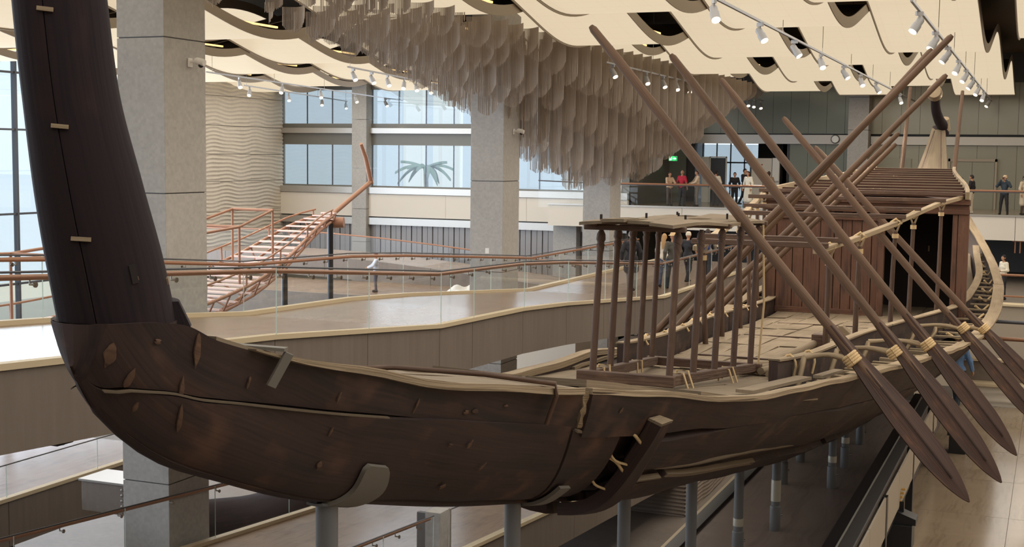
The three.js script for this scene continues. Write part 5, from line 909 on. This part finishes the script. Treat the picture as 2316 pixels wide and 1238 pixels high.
// ================= people =================
const people = (() => {
  const RES = 60, HALF = 0.98, CY = 0.9;
  const mc = new MarchingCubes(RES, M.dark, false, false, 60000);
  function blob(bones, k = 0.035) {       // smooth union of tapered capsules, meshed
    const N = RES, f = new Float32Array(N * N * N).fill(9), hs = N / 2, W = (i) => (i - hs) / hs * HALF;
    for (const [a, b, ra, rb] of bones) {
      const m = Math.max(ra, rb) + 0.12, lo = [0, 1, 2].map((c) => Math.min(a[c], b[c]) - m - (c === 1 ? CY : 0)), hi = [0, 1, 2].map((c) => Math.max(a[c], b[c]) + m - (c === 1 ? CY : 0));
      const I = (v) => clamp(Math.round(v / HALF * hs + hs), 0, N - 1), ab = [b[0] - a[0], b[1] - a[1], b[2] - a[2]], l2 = ab[0] ** 2 + ab[1] ** 2 + ab[2] ** 2 || 1e-9;
      for (let z = I(lo[2]); z <= I(hi[2]); z++) for (let y = I(lo[1]); y <= I(hi[1]); y++) for (let x = I(lo[0]); x <= I(hi[0]); x++) {
        const p = [W(x) - a[0], W(y) + CY - a[1], W(z) - a[2]], t = clamp((p[0] * ab[0] + p[1] * ab[1] + p[2] * ab[2]) / l2);
        const d = Math.hypot(p[0] - ab[0] * t, p[1] - ab[1] * t, p[2] - ab[2] * t) - lerp(ra, rb, t), q = x + y * N + z * N * N, e = f[q], h = clamp(0.5 + 0.5 * (e - d) / k);
        f[q] = lerp(e, d, h) - k * h * (1 - h);
      }
    }
    mc.reset(); mc.isolation = 0; for (let i = 0; i < f.length; i++) mc.field[i] = -f[i]; mc.update();
    const n = mc.count, P = new Float32Array(n * 3), Q = new Float32Array(n * 3);
    for (let i = 0; i < n * 3; i++) { P[i] = mc.positionArray[i] * HALF + (i % 3 === 1 ? CY : 0); Q[i] = mc.normalArray[i]; }
    const g = new THREE.BufferGeometry(); g.setAttribute('position', new THREE.BufferAttribute(P, 3)); g.setAttribute('normal', new THREE.BufferAttribute(Q, 3)); g.computeVertexNormals(); return muv(g);
  }
  const poses = {   // joints on the left (l) and right (r): elbow, wrist; knee, ankle. The figure faces +z
    stand: { lE: [0.25, 1.14, -0.02], lW: [0.25, 0.9, 0.06], rE: [-0.25, 1.14, -0.02], rW: [-0.25, 0.9, 0.06], lK: [0.1, 0.5, 0.03], lA: [0.11, 0.08, 0], rK: [-0.1, 0.5, 0.03], rA: [-0.11, 0.08, 0] },
    walk: { lE: [0.25, 1.15, -0.1], lW: [0.26, 0.93, -0.08], rE: [-0.25, 1.15, 0.05], rW: [-0.25, 0.94, 0.17], lK: [0.09, 0.5, 0.14], lA: [0.09, 0.1, 0.2], rK: [-0.1, 0.5, -0.02], rA: [-0.1, 0.13, -0.22] },
    photo: { lE: [0.29, 1.24, 0.14], lW: [0.1, 1.52, 0.22], rE: [-0.29, 1.24, 0.14], rW: [-0.1, 1.52, 0.22], lK: [0.13, 0.5, 0.03], lA: [0.16, 0.08, 0], rK: [-0.13, 0.5, 0.03], rA: [-0.16, 0.08, 0] },
    lean: { lE: [0.24, 1.16, 0.14], lW: [0.16, 1.06, 0.36], rE: [-0.24, 1.16, 0.14], rW: [-0.16, 1.06, 0.36], lK: [0.1, 0.5, 0.03], lA: [0.11, 0.08, 0], rK: [-0.1, 0.5, 0.03], rA: [-0.11, 0.08, 0] },
    hold: { lE: [0.25, 1.14, 0.0], lW: [0.18, 1.12, 0.25], rE: [-0.25, 1.14, -0.02], rW: [-0.25, 0.9, 0.06], lK: [0.1, 0.5, 0.03], lA: [0.11, 0.08, 0], rK: [-0.1, 0.5, 0.03], rA: [-0.11, 0.08, 0] },
  };
  const cache = new Map(), keep = (k, f) => { if (!cache.has(k)) cache.set(k, f()); return cache.get(k); };
  const mid = (a, b, t) => a.map((v, i) => lerp(v, b[i], t));
  const SH = (s) => [s * 0.165, 1.4, -0.01], HIP = (s) => [s * 0.085, 0.9, 0];
  const arms = (q, grow, to = 1) => [1, -1].flatMap((s) => { const E = s > 0 ? q.lE : q.rE, W = s > 0 ? q.lW : q.rW; return to > 0.5 ? [[SH(s), E, 0.052 + grow, 0.042 + grow], [E, mid(E, W, to), 0.042 + grow, lerp(0.042, 0.03, to) + grow]] : [[SH(s), mid(SH(s), E, to * 2), 0.052 + grow, 0.046 + grow]]; });
  const legs = (q, grow, to = 1) => [1, -1].flatMap((s) => { const K = s > 0 ? q.lK : q.rK, A = s > 0 ? q.lA : q.rA; return [[HIP(s), K, 0.082 + grow, 0.055 + grow], [K, mid(K, A, to), 0.055 + grow, lerp(0.05, 0.036, to) + grow]]; });
  const trunk = (g) => [[[-0.075, 0.95, 0], [0.075, 0.95, 0], 0.095 + g, 0.095 + g], [[0, 0.98, 0], [0, 1.15, 0.0], 0.105 + g, 0.105 + g], [[-0.055, 1.25, 0], [0.055, 1.25, 0], 0.1 + g, 0.1 + g], [[-0.12, 1.37, -0.01], [0.12, 1.37, -0.01], 0.068 + g, 0.068 + g]];
  function hand(q, s) {     // palm and five separate bent fingers, closed a little
    const E = new THREE.Vector3(...(s > 0 ? q.lE : q.rE)), W = new THREE.Vector3(...(s > 0 ? q.lW : q.rW)), d = W.clone().sub(E).normalize(), side = new THREE.Vector3(0, 0, 1).addScaledVector(d, -d.z).normalize(), nrm = d.clone().cross(side).multiplyScalar(s), g = [];
    const at = (a, b, c) => W.clone().addScaledVector(d, a).addScaledVector(side, b).addScaledVector(nrm, c);
    g.push(tube([at(0, 0, 0), at(0.03, 0, 0), at(0.085, 0, 0)], [0.026, 0.036, 0.034], { sides: 8, flat: 0.5 }));
    [[-0.026, 0.058], [-0.009, 0.07], [0.009, 0.066], [0.026, 0.052]].forEach(([b, l]) => g.push(tube([at(0.08, b, 0), at(0.08 + l * 0.5, b, 0.006), at(0.08 + l * 0.85, b, 0.026)], [0.0095, 0.009, 0.007], { sides: 5 })));
    g.push(tube([at(0.025, 0.03, 0), at(0.06, 0.05, 0.008), at(0.085, 0.052, 0.018)], [0.011, 0.01, 0.008], { sides: 5 })); return g;
  }
  function head() {         // skull with brow, nose, lips, chin and ears
    const g = new THREE.SphereGeometry(1, 26, 20), p = g.attributes.position;
    for (let i = 0; i < p.count; i++) {
      let x = p.getX(i), y = p.getY(i), z = p.getZ(i); const bump = (cx, cy, r) => Math.exp(-((x - cx) ** 2 + (y - cy) ** 2) / (r * r));
      let X = x * 0.074 * (1 - 0.22 * sst(-0.1, -1, y)), Y = y * 0.112, Z = z * 0.094;
      if (z > 0) Z += 0.02 * bump(0, -0.12, 0.17) + 0.008 * bump(0, -0.02, 0.12) - 0.006 * (bump(0.4, 0.04, 0.2) + bump(-0.4, 0.04, 0.2)) + 0.006 * bump(0, -0.48, 0.2) + 0.008 * bump(0, -0.85, 0.3);
      p.setXYZ(i, X, Y, Z);
    }
    g.computeVertexNormals(); const out = [clean(g)];
    for (const s of [1, -1]) { const e = new THREE.SphereGeometry(1, 8, 6); e.scale(0.012, 0.03, 0.02); e.translate(s * 0.076, -0.005, -0.005); out.push(clean(e)); }
    return mergeGeometries(out).translate(0, 1.6, 0.015);
  }
  const cap = (sy, low, back, k = 1) => { const g = new THREE.SphereGeometry(1, 22, 16), p = g.attributes.position; for (let i = 0; i < p.count; i++) { let x = p.getX(i), y = p.getY(i), z = p.getZ(i); const face = sst(0.15, 0.75, z); let Y = y < 0 ? y * lerp(low, 0.05, face) : y; if (face > 0.2 && y < 0.45) Y = Math.max(Y, lerp(-0.1, 0.5, face)); p.setXYZ(i, x * 0.081 * k, 1.607 + Y * sy, 0.008 + z * 0.099 * k * (z < 0 ? back : 1) * (face > 0.2 && y < 0.4 ? 0.9 : 1)); } g.computeVertexNormals(); return clean(g); };
  const mats = new Map(), col = (hex, r = 0.85) => { if (!mats.has(hex)) mats.set(hex, std({ color: S(hex), roughness: r })); return mats.get(hex); };
  return (o) => {
    const q = poses[o.pose], t = thing('person', o.label, 'person', V(o.x, o.y, o.u)), k = (o.h || 1.7) / 1.715;
    t.scale.setScalar(k); t.rotation.y = o.turn || 0;
    const add = (n, g, m) => { const e = new THREE.Mesh(g, m); e.name = n; t.add(e); return e; };
    const P = o.pose;
    add('body', keep(P + 'body', () => mergeGeometries([blob([...trunk(-0.01), ...arms(q, -0.004), ...legs(q, -0.006), [[0, 1.4, -0.01], [0, 1.52, 0.005], 0.055, 0.048], ...[1, -1].map((s) => { const A = s > 0 ? q.lA : q.rA; return [[A[0], A[1] - 0.035, A[2] - 0.02], [A[0] * 1.05, 0.035 + (A[1] - 0.08), A[2] + 0.12], 0.035, 0.03]; })]), head(), ...hand(q, 1).map(clean), ...hand(q, -1).map(clean)])), col(o.skin || '#b98a6e'));
    const eyes = []; for (const s of [1, -1]) { const e = new THREE.SphereGeometry(0.009, 6, 5); e.translate(s * 0.03, 1.606, 0.1); eyes.push(clean(e)); }
    add('eyes', keep('eyes', () => mergeGeometries(eyes)), col('#1d1512'));
    const sl = o.sleeve ?? 0.96, coat = o.coat || 0;
    add(coat ? 'coat' : 'shirt', keep(P + 'top' + sl + coat, () => blob([...trunk(0.014), ...arms(q, 0.014, sl), ...(coat ? [[[-0.07, 0.95, 0], [-0.09, 0.95 - coat, 0], 0.12, 0.13], [[0.07, 0.95, 0], [0.09, 0.95 - coat, 0], 0.12, 0.13]] : [])])), col(o.top));
    if (o.skirt) add('skirt', keep(P + 'skirt', () => blob([[[-0.06, 1.0, 0], [-0.1, 0.35, 0], 0.11, 0.14], [[0.06, 1.0, 0], [0.1, 0.35, 0], 0.11, 0.14]])), col(o.bottom));
    else add('trousers', keep(P + 'legs', () => blob([[[-0.075, 0.95, 0], [0.075, 0.95, 0], 0.105, 0.105], ...legs(q, 0.014, 0.95)])), col(o.bottom));
    for (const s of [1, -1]) { const A = s > 0 ? q.lA : q.rA, y = A[1] - 0.08; add('shoe', keep(P + 'shoe' + s, () => clean(tube([new THREE.Vector3(A[0], y + 0.05, A[2] - 0.075), new THREE.Vector3(A[0], y + 0.052, A[2] - 0.03), new THREE.Vector3(A[0] * 1.03, y + 0.042, A[2] + 0.08), new THREE.Vector3(A[0] * 1.06, y + 0.032, A[2] + 0.16)], [0.03, 0.047, 0.042, 0.024], { sides: 10 }))), col(o.shoe || '#2b2624')); }
    if (o.hair) add('hair', keep('hair' + (o.long ? 'L' : 'S'), () => o.long ? mergeGeometries([cap(0.118, 1.0, 1.08), clean(tube(spline([new THREE.Vector3(0, 1.62, -0.05), new THREE.Vector3(0, 1.5, -0.085), new THREE.Vector3(0, 1.36, -0.115), new THREE.Vector3(0, 1.24, -0.11)], 8), (z) => 0.085 - 0.035 * z, { sides: 10, ref: new THREE.Vector3(1, 0, 0), flat: 0.6 }))]) : cap(0.116, 0.75, 1.02)), col(o.hair));
    if (o.hat) { add('hat', keep('hat' + (o.brim ? 1 : 0), () => lathe(o.brim ? [[0.001, 1.74], [0.06, 1.735], [0.088, 1.69], [0.092, 1.655], [0.14, 1.64], [0.14, 1.634], [0.09, 1.645]] : [[0.001, 1.735], [0.05, 1.73], [0.086, 1.69], [0.095, 1.62], [0.093, 1.6]], 0, 0, -0.005, 16)), col(o.hat)); }
    if (o.strap) add('bag_strap', clean(tube(spline([new THREE.Vector3(0.13, 1.43, -0.04), new THREE.Vector3(0.05, 1.25, -0.135), new THREE.Vector3(-0.12, 1.02, -0.125), new THREE.Vector3(-0.16, 0.95, -0.06)], 10), 0.012, { sides: 5 })), col('#2a2422'));
    if (o.pack) add('backpack', clean(new RoundedBoxGeometry(0.28, 0.42, 0.16, 3, 0.06).translate(0, 1.22, -0.2)), col(o.pack));
    if (o.phone) add('phone', clean(new RoundedBoxGeometry(0.15, 0.08, 0.012, 1, 0.005).translate(0, 1.6, 0.24)), col('#1a1a1c', 0.3));
    if (o.paper) add('folder', clean(new RoundedBoxGeometry(0.02, 0.3, 0.2, 1, 0.004).translate(0.2, 1.22, 0.26)), col('#d8dde0'));
    return t;
  };
})();
{
  const G = GY, away = Math.PI, R4 = upY;
  const list = [
    { x: -16.49, u: 61.3, y: G, pose: 'stand', turn: away - 0.3, top: '#b0243a', bottom: '#2b2a30', skin: '#a87c66', sleeve: 0.45, label: 'bald person in a red shirt with back turned, on the upper gallery' },
    { x: -15.84, u: 61.6, y: G, pose: 'lean', turn: -1.1, top: '#c9b59e', bottom: '#6c655c', hair: '#3b2a24', label: 'person in a pale tan top leaning to the left on the upper gallery' },
    { x: -15.16, u: 62.5, y: G, pose: 'stand', turn: away, top: '#d9cdbb', bottom: '#3a3638', hair: '#1f1a1a', strap: true, label: 'dark-haired person in a cream top with a diagonal bag strap on the gallery' },
    { x: -14.47, u: 63.5, y: G, pose: 'stand', turn: 0.4, top: '#1d1d22', bottom: '#1d1d22', hair: '#17151a', label: 'person all in black beside the white door frame on the gallery', h: 1.62 },
    { x: -14.1, u: 64, y: G, pose: 'walk', turn: 1.2, top: '#22222a', bottom: '#1d1d22', hair: '#17151a', label: 'taller person in dark clothes walking before the dark opening on the gallery', h: 1.8 },
    { x: -13.45, u: 61.8, y: G, pose: 'stand', turn: -0.5, top: '#e3ddcf', bottom: '#d8d0c0', skirt: true, hair: '#2a201e', long: true, label: 'long-haired person in a white dress standing between the raised oars' },
    { x: -12.72, u: 63, y: G, pose: 'stand', turn: away, top: '#7d6a58', bottom: '#54483e', hair: '#3b2a22', long: true, label: 'long-haired person in brown before the beige poster on the gallery' },
    { x: -17.07, u: 61.2, y: G, pose: 'lean', turn: 0.8, top: '#c4a88f', bottom: '#4c443f', hair: '#4a382e', label: 'person in a tan top at the end of the bead curtain on the gallery', h: 1.6 },
    { x: -9.62, u: 60.6, y: G, pose: 'lean', turn: 0.2, top: '#2c2d35', bottom: '#26262b', hair: '#191719', label: 'dark-haired person at the gallery rail just above the deckhouse roof' },
    { x: -3.92, u: 61, y: G, pose: 'stand', turn: -1.2, top: '#6b5446', bottom: '#453a35', hair: '#2a2120', label: 'brown-clad person half hidden behind the end of the deckhouse roof', h: 1.6 },
    { x: -3.52, u: 61.6, y: G, pose: 'hold', turn: -1.9, top: '#27242a', bottom: '#d6c8b4', hair: '#2b2424', paper: true, shoe: '#cfc6ba', label: 'person in a dark vest and cream trousers holding a folder on the gallery' },
    { x: -2.14, u: 61.2, y: G, pose: 'photo', turn: -0.25, top: '#35414d', bottom: '#26252b', hat: '#cdb697', phone: true, hair: '#352a26', label: 'person in a pale cap and blue-grey jacket taking a photo on the gallery' },
    { x: -1.36, u: 61.5, y: G, pose: 'stand', turn: 0.9, top: '#cfbfa6', bottom: '#4c3d35', coat: 0.45, hair: '#3b302c', label: 'person in a long beige coat at the far right end of the gallery' },
    { x: -1.75, u: 52.6, y: 0, pose: 'hold', turn: -0.9, top: '#dcd5c3', bottom: '#2c2a30', hair: '#1c191b', long: true, label: 'dark-haired person in a cream jacket on the terrace below the gallery', h: 1.68 },
    { x: -11.85, u: 38.4, y: R4(38.4), pose: 'walk', turn: away + 0.15, top: '#26252b', bottom: '#6f706c', hat: '#d8d4cc', coat: 0.3, skin: '#b08a74', label: 'person in a black coat and white cap walking away on the upper ramp', h: 1.84 },
    { x: -11.4, u: 40.4, y: R4(40.4), pose: 'stand', turn: away, top: '#e2d8c6', bottom: '#52607a', hair: '#b08c60', long: true, sleeve: 0.4, label: 'blonde long-haired person in a white top and blue jeans on the ramp' },
    { x: -11.1, u: 42.2, y: R4(42.2), pose: 'walk', turn: away - 0.3, top: '#2a292e', bottom: '#332f33', hat: '#cfc3b0', sleeve: 0.45, label: 'person in a dark shirt and pale cap walking along the ramp', h: 1.68 },
    { x: -10.9, u: 39.6, y: R4(39.6), pose: 'walk', turn: away + 0.5, top: '#4c4a44', bottom: '#3b4148', hat: '#c9ab83', brim: true, label: 'person in a straw brimmed hat behind the canopy posts on the ramp', h: 1.78 },
    { x: -10.95, u: 44.2, y: R4(44.2), pose: 'walk', turn: away, top: '#8a8478', bottom: '#3c3a40', hair: '#40342e', pack: '#2f3f86', label: 'person with a bright blue backpack farthest along the ramp' },
    { x: -1.74, u: 28.3, y: 0, pose: 'walk', turn: away - 0.4, top: '#6f93c4', bottom: '#3b4149', hat: '#d8d2c8', label: 'person in a light blue shirt on the public floor behind the oar blades', h: 1.66 },
    { x: -25.5, u: 47.6, y: -0.45, pose: 'lean', turn: -1.0, top: '#c5cbd8', bottom: '#4b4a55', hair: '#7a5a4a', label: 'person in a pale shirt on the low terrace by the copper boat frame', h: 1.6 },
  ];
  for (const p of list) people(p);
}
// ================= fittings =================
{
  // security cameras on the columns
  const camera = (x, y, u, ry, label) => {
    const t = thing('security_camera', label, 'camera', V(x, y, u)); const g = (geo) => { geo.rotateY(ry).translate(x, y, -u); return geo; };
    part('mount_plate', g(clean(new RoundedBoxGeometry(0.03, 0.17, 0.13, 1, 0.008).translate(0.015, 0, 0))), M.white, t);
    part('arm', g(clean(tube([new THREE.Vector3(0.02, 0.02, 0), new THREE.Vector3(0.16, 0.02, 0.02)], 0.025, { sides: 8 }))), M.white, t);
    part('housing', g(clean(tube([new THREE.Vector3(0.12, 0.04, -0.01), new THREE.Vector3(0.16, 0.03, -0.01), new THREE.Vector3(0.3, 0.0, 0.0), new THREE.Vector3(0.34, -0.01, 0.0)], [0.05, 0.072, 0.072, 0.06], { sides: 12 }))), M.white, t);
    part('lens_dome', g(clean(new THREE.SphereGeometry(0.052, 12, 10).translate(0.26, -0.05, 0))), M.black, t);
  };
  camera(-15.49, 6.87, 21.37, 0.0, 'white security camera on the large column behind the stem');
  camera(-15.49, 5.89, 37.75, 0.0, 'white security camera high on the middle column');
  camera(-16.0, 2.26, 36.99, Math.PI / 2, 'white security camera low on the middle column above the handrail');
  // opening in the gallery wall with a lobby behind it
  const w = structure('wall_lobby', V(-15.4, GY, 70), 'dark lobby behind the gallery opening');
  part('floor_slab', span(-19, -12.9, GY - 0.3, GY, 68.3, 75), M.tile, w); part('lobby_ceiling', span(-19, -12.9, 6.0, 6.2, 68.3, 75), M.ceilDark, w);
  part('lobby_wall', [span(-13.1, -12.9, GY, 6, 68.3, 75), span(-19.1, -18.9, GY, 6, 68.3, 75), span(-15.7, -13, GY, 6, 74.6, 74.8)], M.darkWall, w);
  const win = structure('window_4', V(-17.3, GY, 74.7));
  for (let i = 0; i < 4; i++) part('glass_pane', span(-18.9 + i * 0.8 + 0.03, -18.9 + (i + 1) * 0.8 - 0.03, GY + 0.1, 5.9, 74.7, 74.715), M.frosted, win);
  for (let i = 0; i < 5; i++) part('mullion', span(-18.92 + i * 0.8, -18.86 + i * 0.8, GY, 6, 74.66, 74.76), M.mullion, win);
  part('transom', span(-18.9, -15.7, 4.85, 4.93, 74.66, 74.76), M.mullion, win);
  const d = thing('door_frame', 'white door frame with a white side panel in the gallery opening', 'door', V(-16.5, GY, 67.8));
  part('side_panel', span(-17.2, -16.82, GY, 5.2, 67.8, 67.86), M.white, d); part('frame_post', span(-16.8, -16.74, GY, 5.22, 67.78, 67.86), M.white, d); part('frame_post', span(-15.95, -15.89, GY, 5.22, 67.78, 67.86), M.white, d); part('frame_head', span(-16.8, -15.89, 5.16, 5.22, 67.78, 67.86), M.white, d); part('dark_pane', span(-16.73, -15.96, GY, 5.15, 67.82, 67.84), M.black, d);
  const p = thing('poster_wall', 'beige poster panel with small red marks and a white side kiosk on the gallery', 'poster', V(-14, GY, 67.8));
  part('poster_panel', span(-14.6, -13.56, GY, 5.16, 67.8, 67.86), M.paleWall, p); part('kiosk', span(-13.52, -13.16, GY, 5.18, 67.7, 67.9, { r: 0.02 }), M.white, p); part('kiosk_shelf', span(-13.5, -13.18, 3.95, 4.02, 67.6, 67.7), M.metal, p); part('dark_edge', span(-14.68, -14.6, GY, 5.2, 67.78, 67.88), M.black, p);
  const red = std({ color: S('#a8584e'), roughness: 0.8 });
  for (const [x, y] of [[-14.1, 4.8], [-14.2, 4.45], [-13.85, 4.4], [-13.72, 4.42], [-13.95, 4.1]]) part('red_mark', span(x, x + 0.08, y, y + 0.06, 67.79, 67.8), red, p);
  // exit sign: a green lit sign with a running-figure pictogram
  const c = document.createElement('canvas'); c.width = 128; c.height = 64; const g = c.getContext('2d');
  g.fillStyle = '#2f9a5a'; g.fillRect(0, 0, 128, 64); g.fillStyle = '#f2fff6'; g.fillRect(8, 8, 34, 48); g.fillStyle = '#2f9a5a'; g.beginPath(); g.arc(28, 18, 5, 0, 7); g.fill(); g.lineWidth = 5; g.strokeStyle = '#2f9a5a'; g.beginPath(); g.moveTo(27, 24); g.lineTo(24, 38); g.lineTo(34, 46); g.moveTo(24, 38); g.lineTo(16, 50); g.moveTo(16, 30); g.lineTo(27, 27); g.lineTo(36, 32); g.stroke();
  g.fillStyle = '#f2fff6'; g.fillRect(60, 26, 34, 12); g.beginPath(); g.moveTo(92, 14); g.lineTo(118, 32); g.lineTo(92, 50); g.fill();
  const tex = new THREE.CanvasTexture(c); tex.colorSpace = THREE.SRGBColorSpace;
  const s = thing('exit_sign', 'green lit exit sign with a running figure hanging by the bead curtain', 'sign', V(-18.4, 5.1, 66.5));
  part('sign_body', span(-18.63, -18.17, 4.96, 5.22, 66.5, 66.56, { r: 0.01 }), M.white, s);
  const face = new THREE.PlaneGeometry(0.44, 0.24); face.translate(-18.4, 5.09, -66.49); part('sign_face', face, std({ map: tex, emissive: S('#ffffff'), emissiveMap: tex, emissiveIntensity: 0.9, roughness: 0.4 }), s);
  part('sign_rod', [pole(V(-18.55, 5.2, 66.53), V(-18.55, 10.3, 66.53), 0.01, { sides: 5 }), pole(V(-18.25, 5.2, 66.53), V(-18.25, 10.3, 66.53), 0.01, { sides: 5 })], M.chrome, s);
  const pl = new THREE.PointLight(S('#7fe0a8'), 0.25); pl.position.copy(V(-18.4, 5.09, 66.35)); pl.castShadow = true; scene.add(pl);
  const k = thing('wall_speaker', 'white oval speaker disc on the metal band above the gallery', 'speaker', V(-10.4, 6.15, 67.65));
  part('disc', tube([V(-10.4, 6.15, 67.7), V(-10.4, 6.15, 67.64), V(-10.4, 6.15, 67.62)], [0.2, 0.2, 0.17], { sides: 20 }), M.white, k); part('rim', tube([V(-10.4, 6.15, 67.72), V(-10.4, 6.15, 67.66)], 0.225, { sides: 20 }), M.black, k);
  // doors in the gallery wall on the right
  const gd = structure('door_1', V(-3.9, GY, 67.9));
  part('door_leaf', span(-4.88, -3.9, GY, 5.1, 67.88, 67.93), M.leaf1 || (M.leaf1 = std({ color: S('#8f8c7c'), roughness: 0.35 })), gd); part('door_leaf', span(-3.88, -2.88, GY, 5.1, 67.88, 67.93), M.leaf1, gd);
  part('door_frame', [span(-5.0, -4.9, GY, 5.25, 67.84, 67.95), span(-2.86, -2.76, GY, 5.25, 67.84, 67.95), span(-5.0, -2.76, 5.12, 5.25, 67.84, 67.95)], M.plaster, gd);
  for (const x of [-3.98, -3.8]) part('door_handle', pole(V(x, 3.75, 67.84), V(x, 4.05, 67.84), 0.02), M.chrome, gd);
  const pd = structure('wall_panel', V(-7.5, GY, 67.9)); part('pale_panel', span(-8.24, -6.74, GY, 5.22, 67.9, 67.95), M.leaf1, pd);
  // low terrace by the copper boat, seat pouffe and small fixtures under the ramps
  const te = structure('floor_terrace', V(-26, -0.5, 48.5), 'low terrace by the copper boat frame');
  part('floor_slab', span(-34, -19.5, -0.75, -0.45, 46.3, 51.4), M.rampFloor, te); part('fascia_panel', span(-34, -19.5, -1.6, -0.45, 46.2, 46.3), M.fascia, te); part('terrace_wall', span(-34, -19.5, -6, -1.6, 46.25, 46.45), M.darkWall, te);
  const heap = thing('covered_heap', 'low heap under a crumpled white cover on the terrace beyond the ramps', 'heap', V(-21.3, -0.45, 48));
  part('cover', sheet(30, 20, (i, j) => { const x = lerp(-22.6, -20.2, i), u = lerp(47.2, 49, j), e = Math.sin(Math.PI * i) * Math.sin(Math.PI * j); return V(x, -0.46 + Math.pow(e, 0.5) * (0.42 + 0.1 * Math.sin(x * 7 + u * 3) + 0.07 * Math.sin(x * 13 - u * 9)), u); }), M.white, heap);
  for (const [u, x] of [[12.2, -10.7], [30.5, -10.9], [16.5, -10.9]]) { const f = thing('ramp_sensor', u < 13 ? 'small black fixture under the near edge of the upper ramp, left of the stem' : u < 20 ? 'small black fixture under the upper ramp behind the bow' : 'small black fixture under the upper ramp left of the canopy', 'fixture', V(x, upY(u) - 0.95, u)); part('fixture_body', span(x - 0.06, x + 0.06, upY(u) - 0.99, upY(u) - 0.9, u - 0.14, u + 0.14, { r: 0.01 }), M.black, f); part('fixture_lens', pole(V(x, upY(u) - 1.0, u), V(x, upY(u) - 0.98, u), 0.035, { sides: 10 }), M.chrome, f); }
}
scene.traverse((o) => { if (o.isMesh) o.castShadow = o.receiveShadow = true; });
renderer.render(scene, camera);
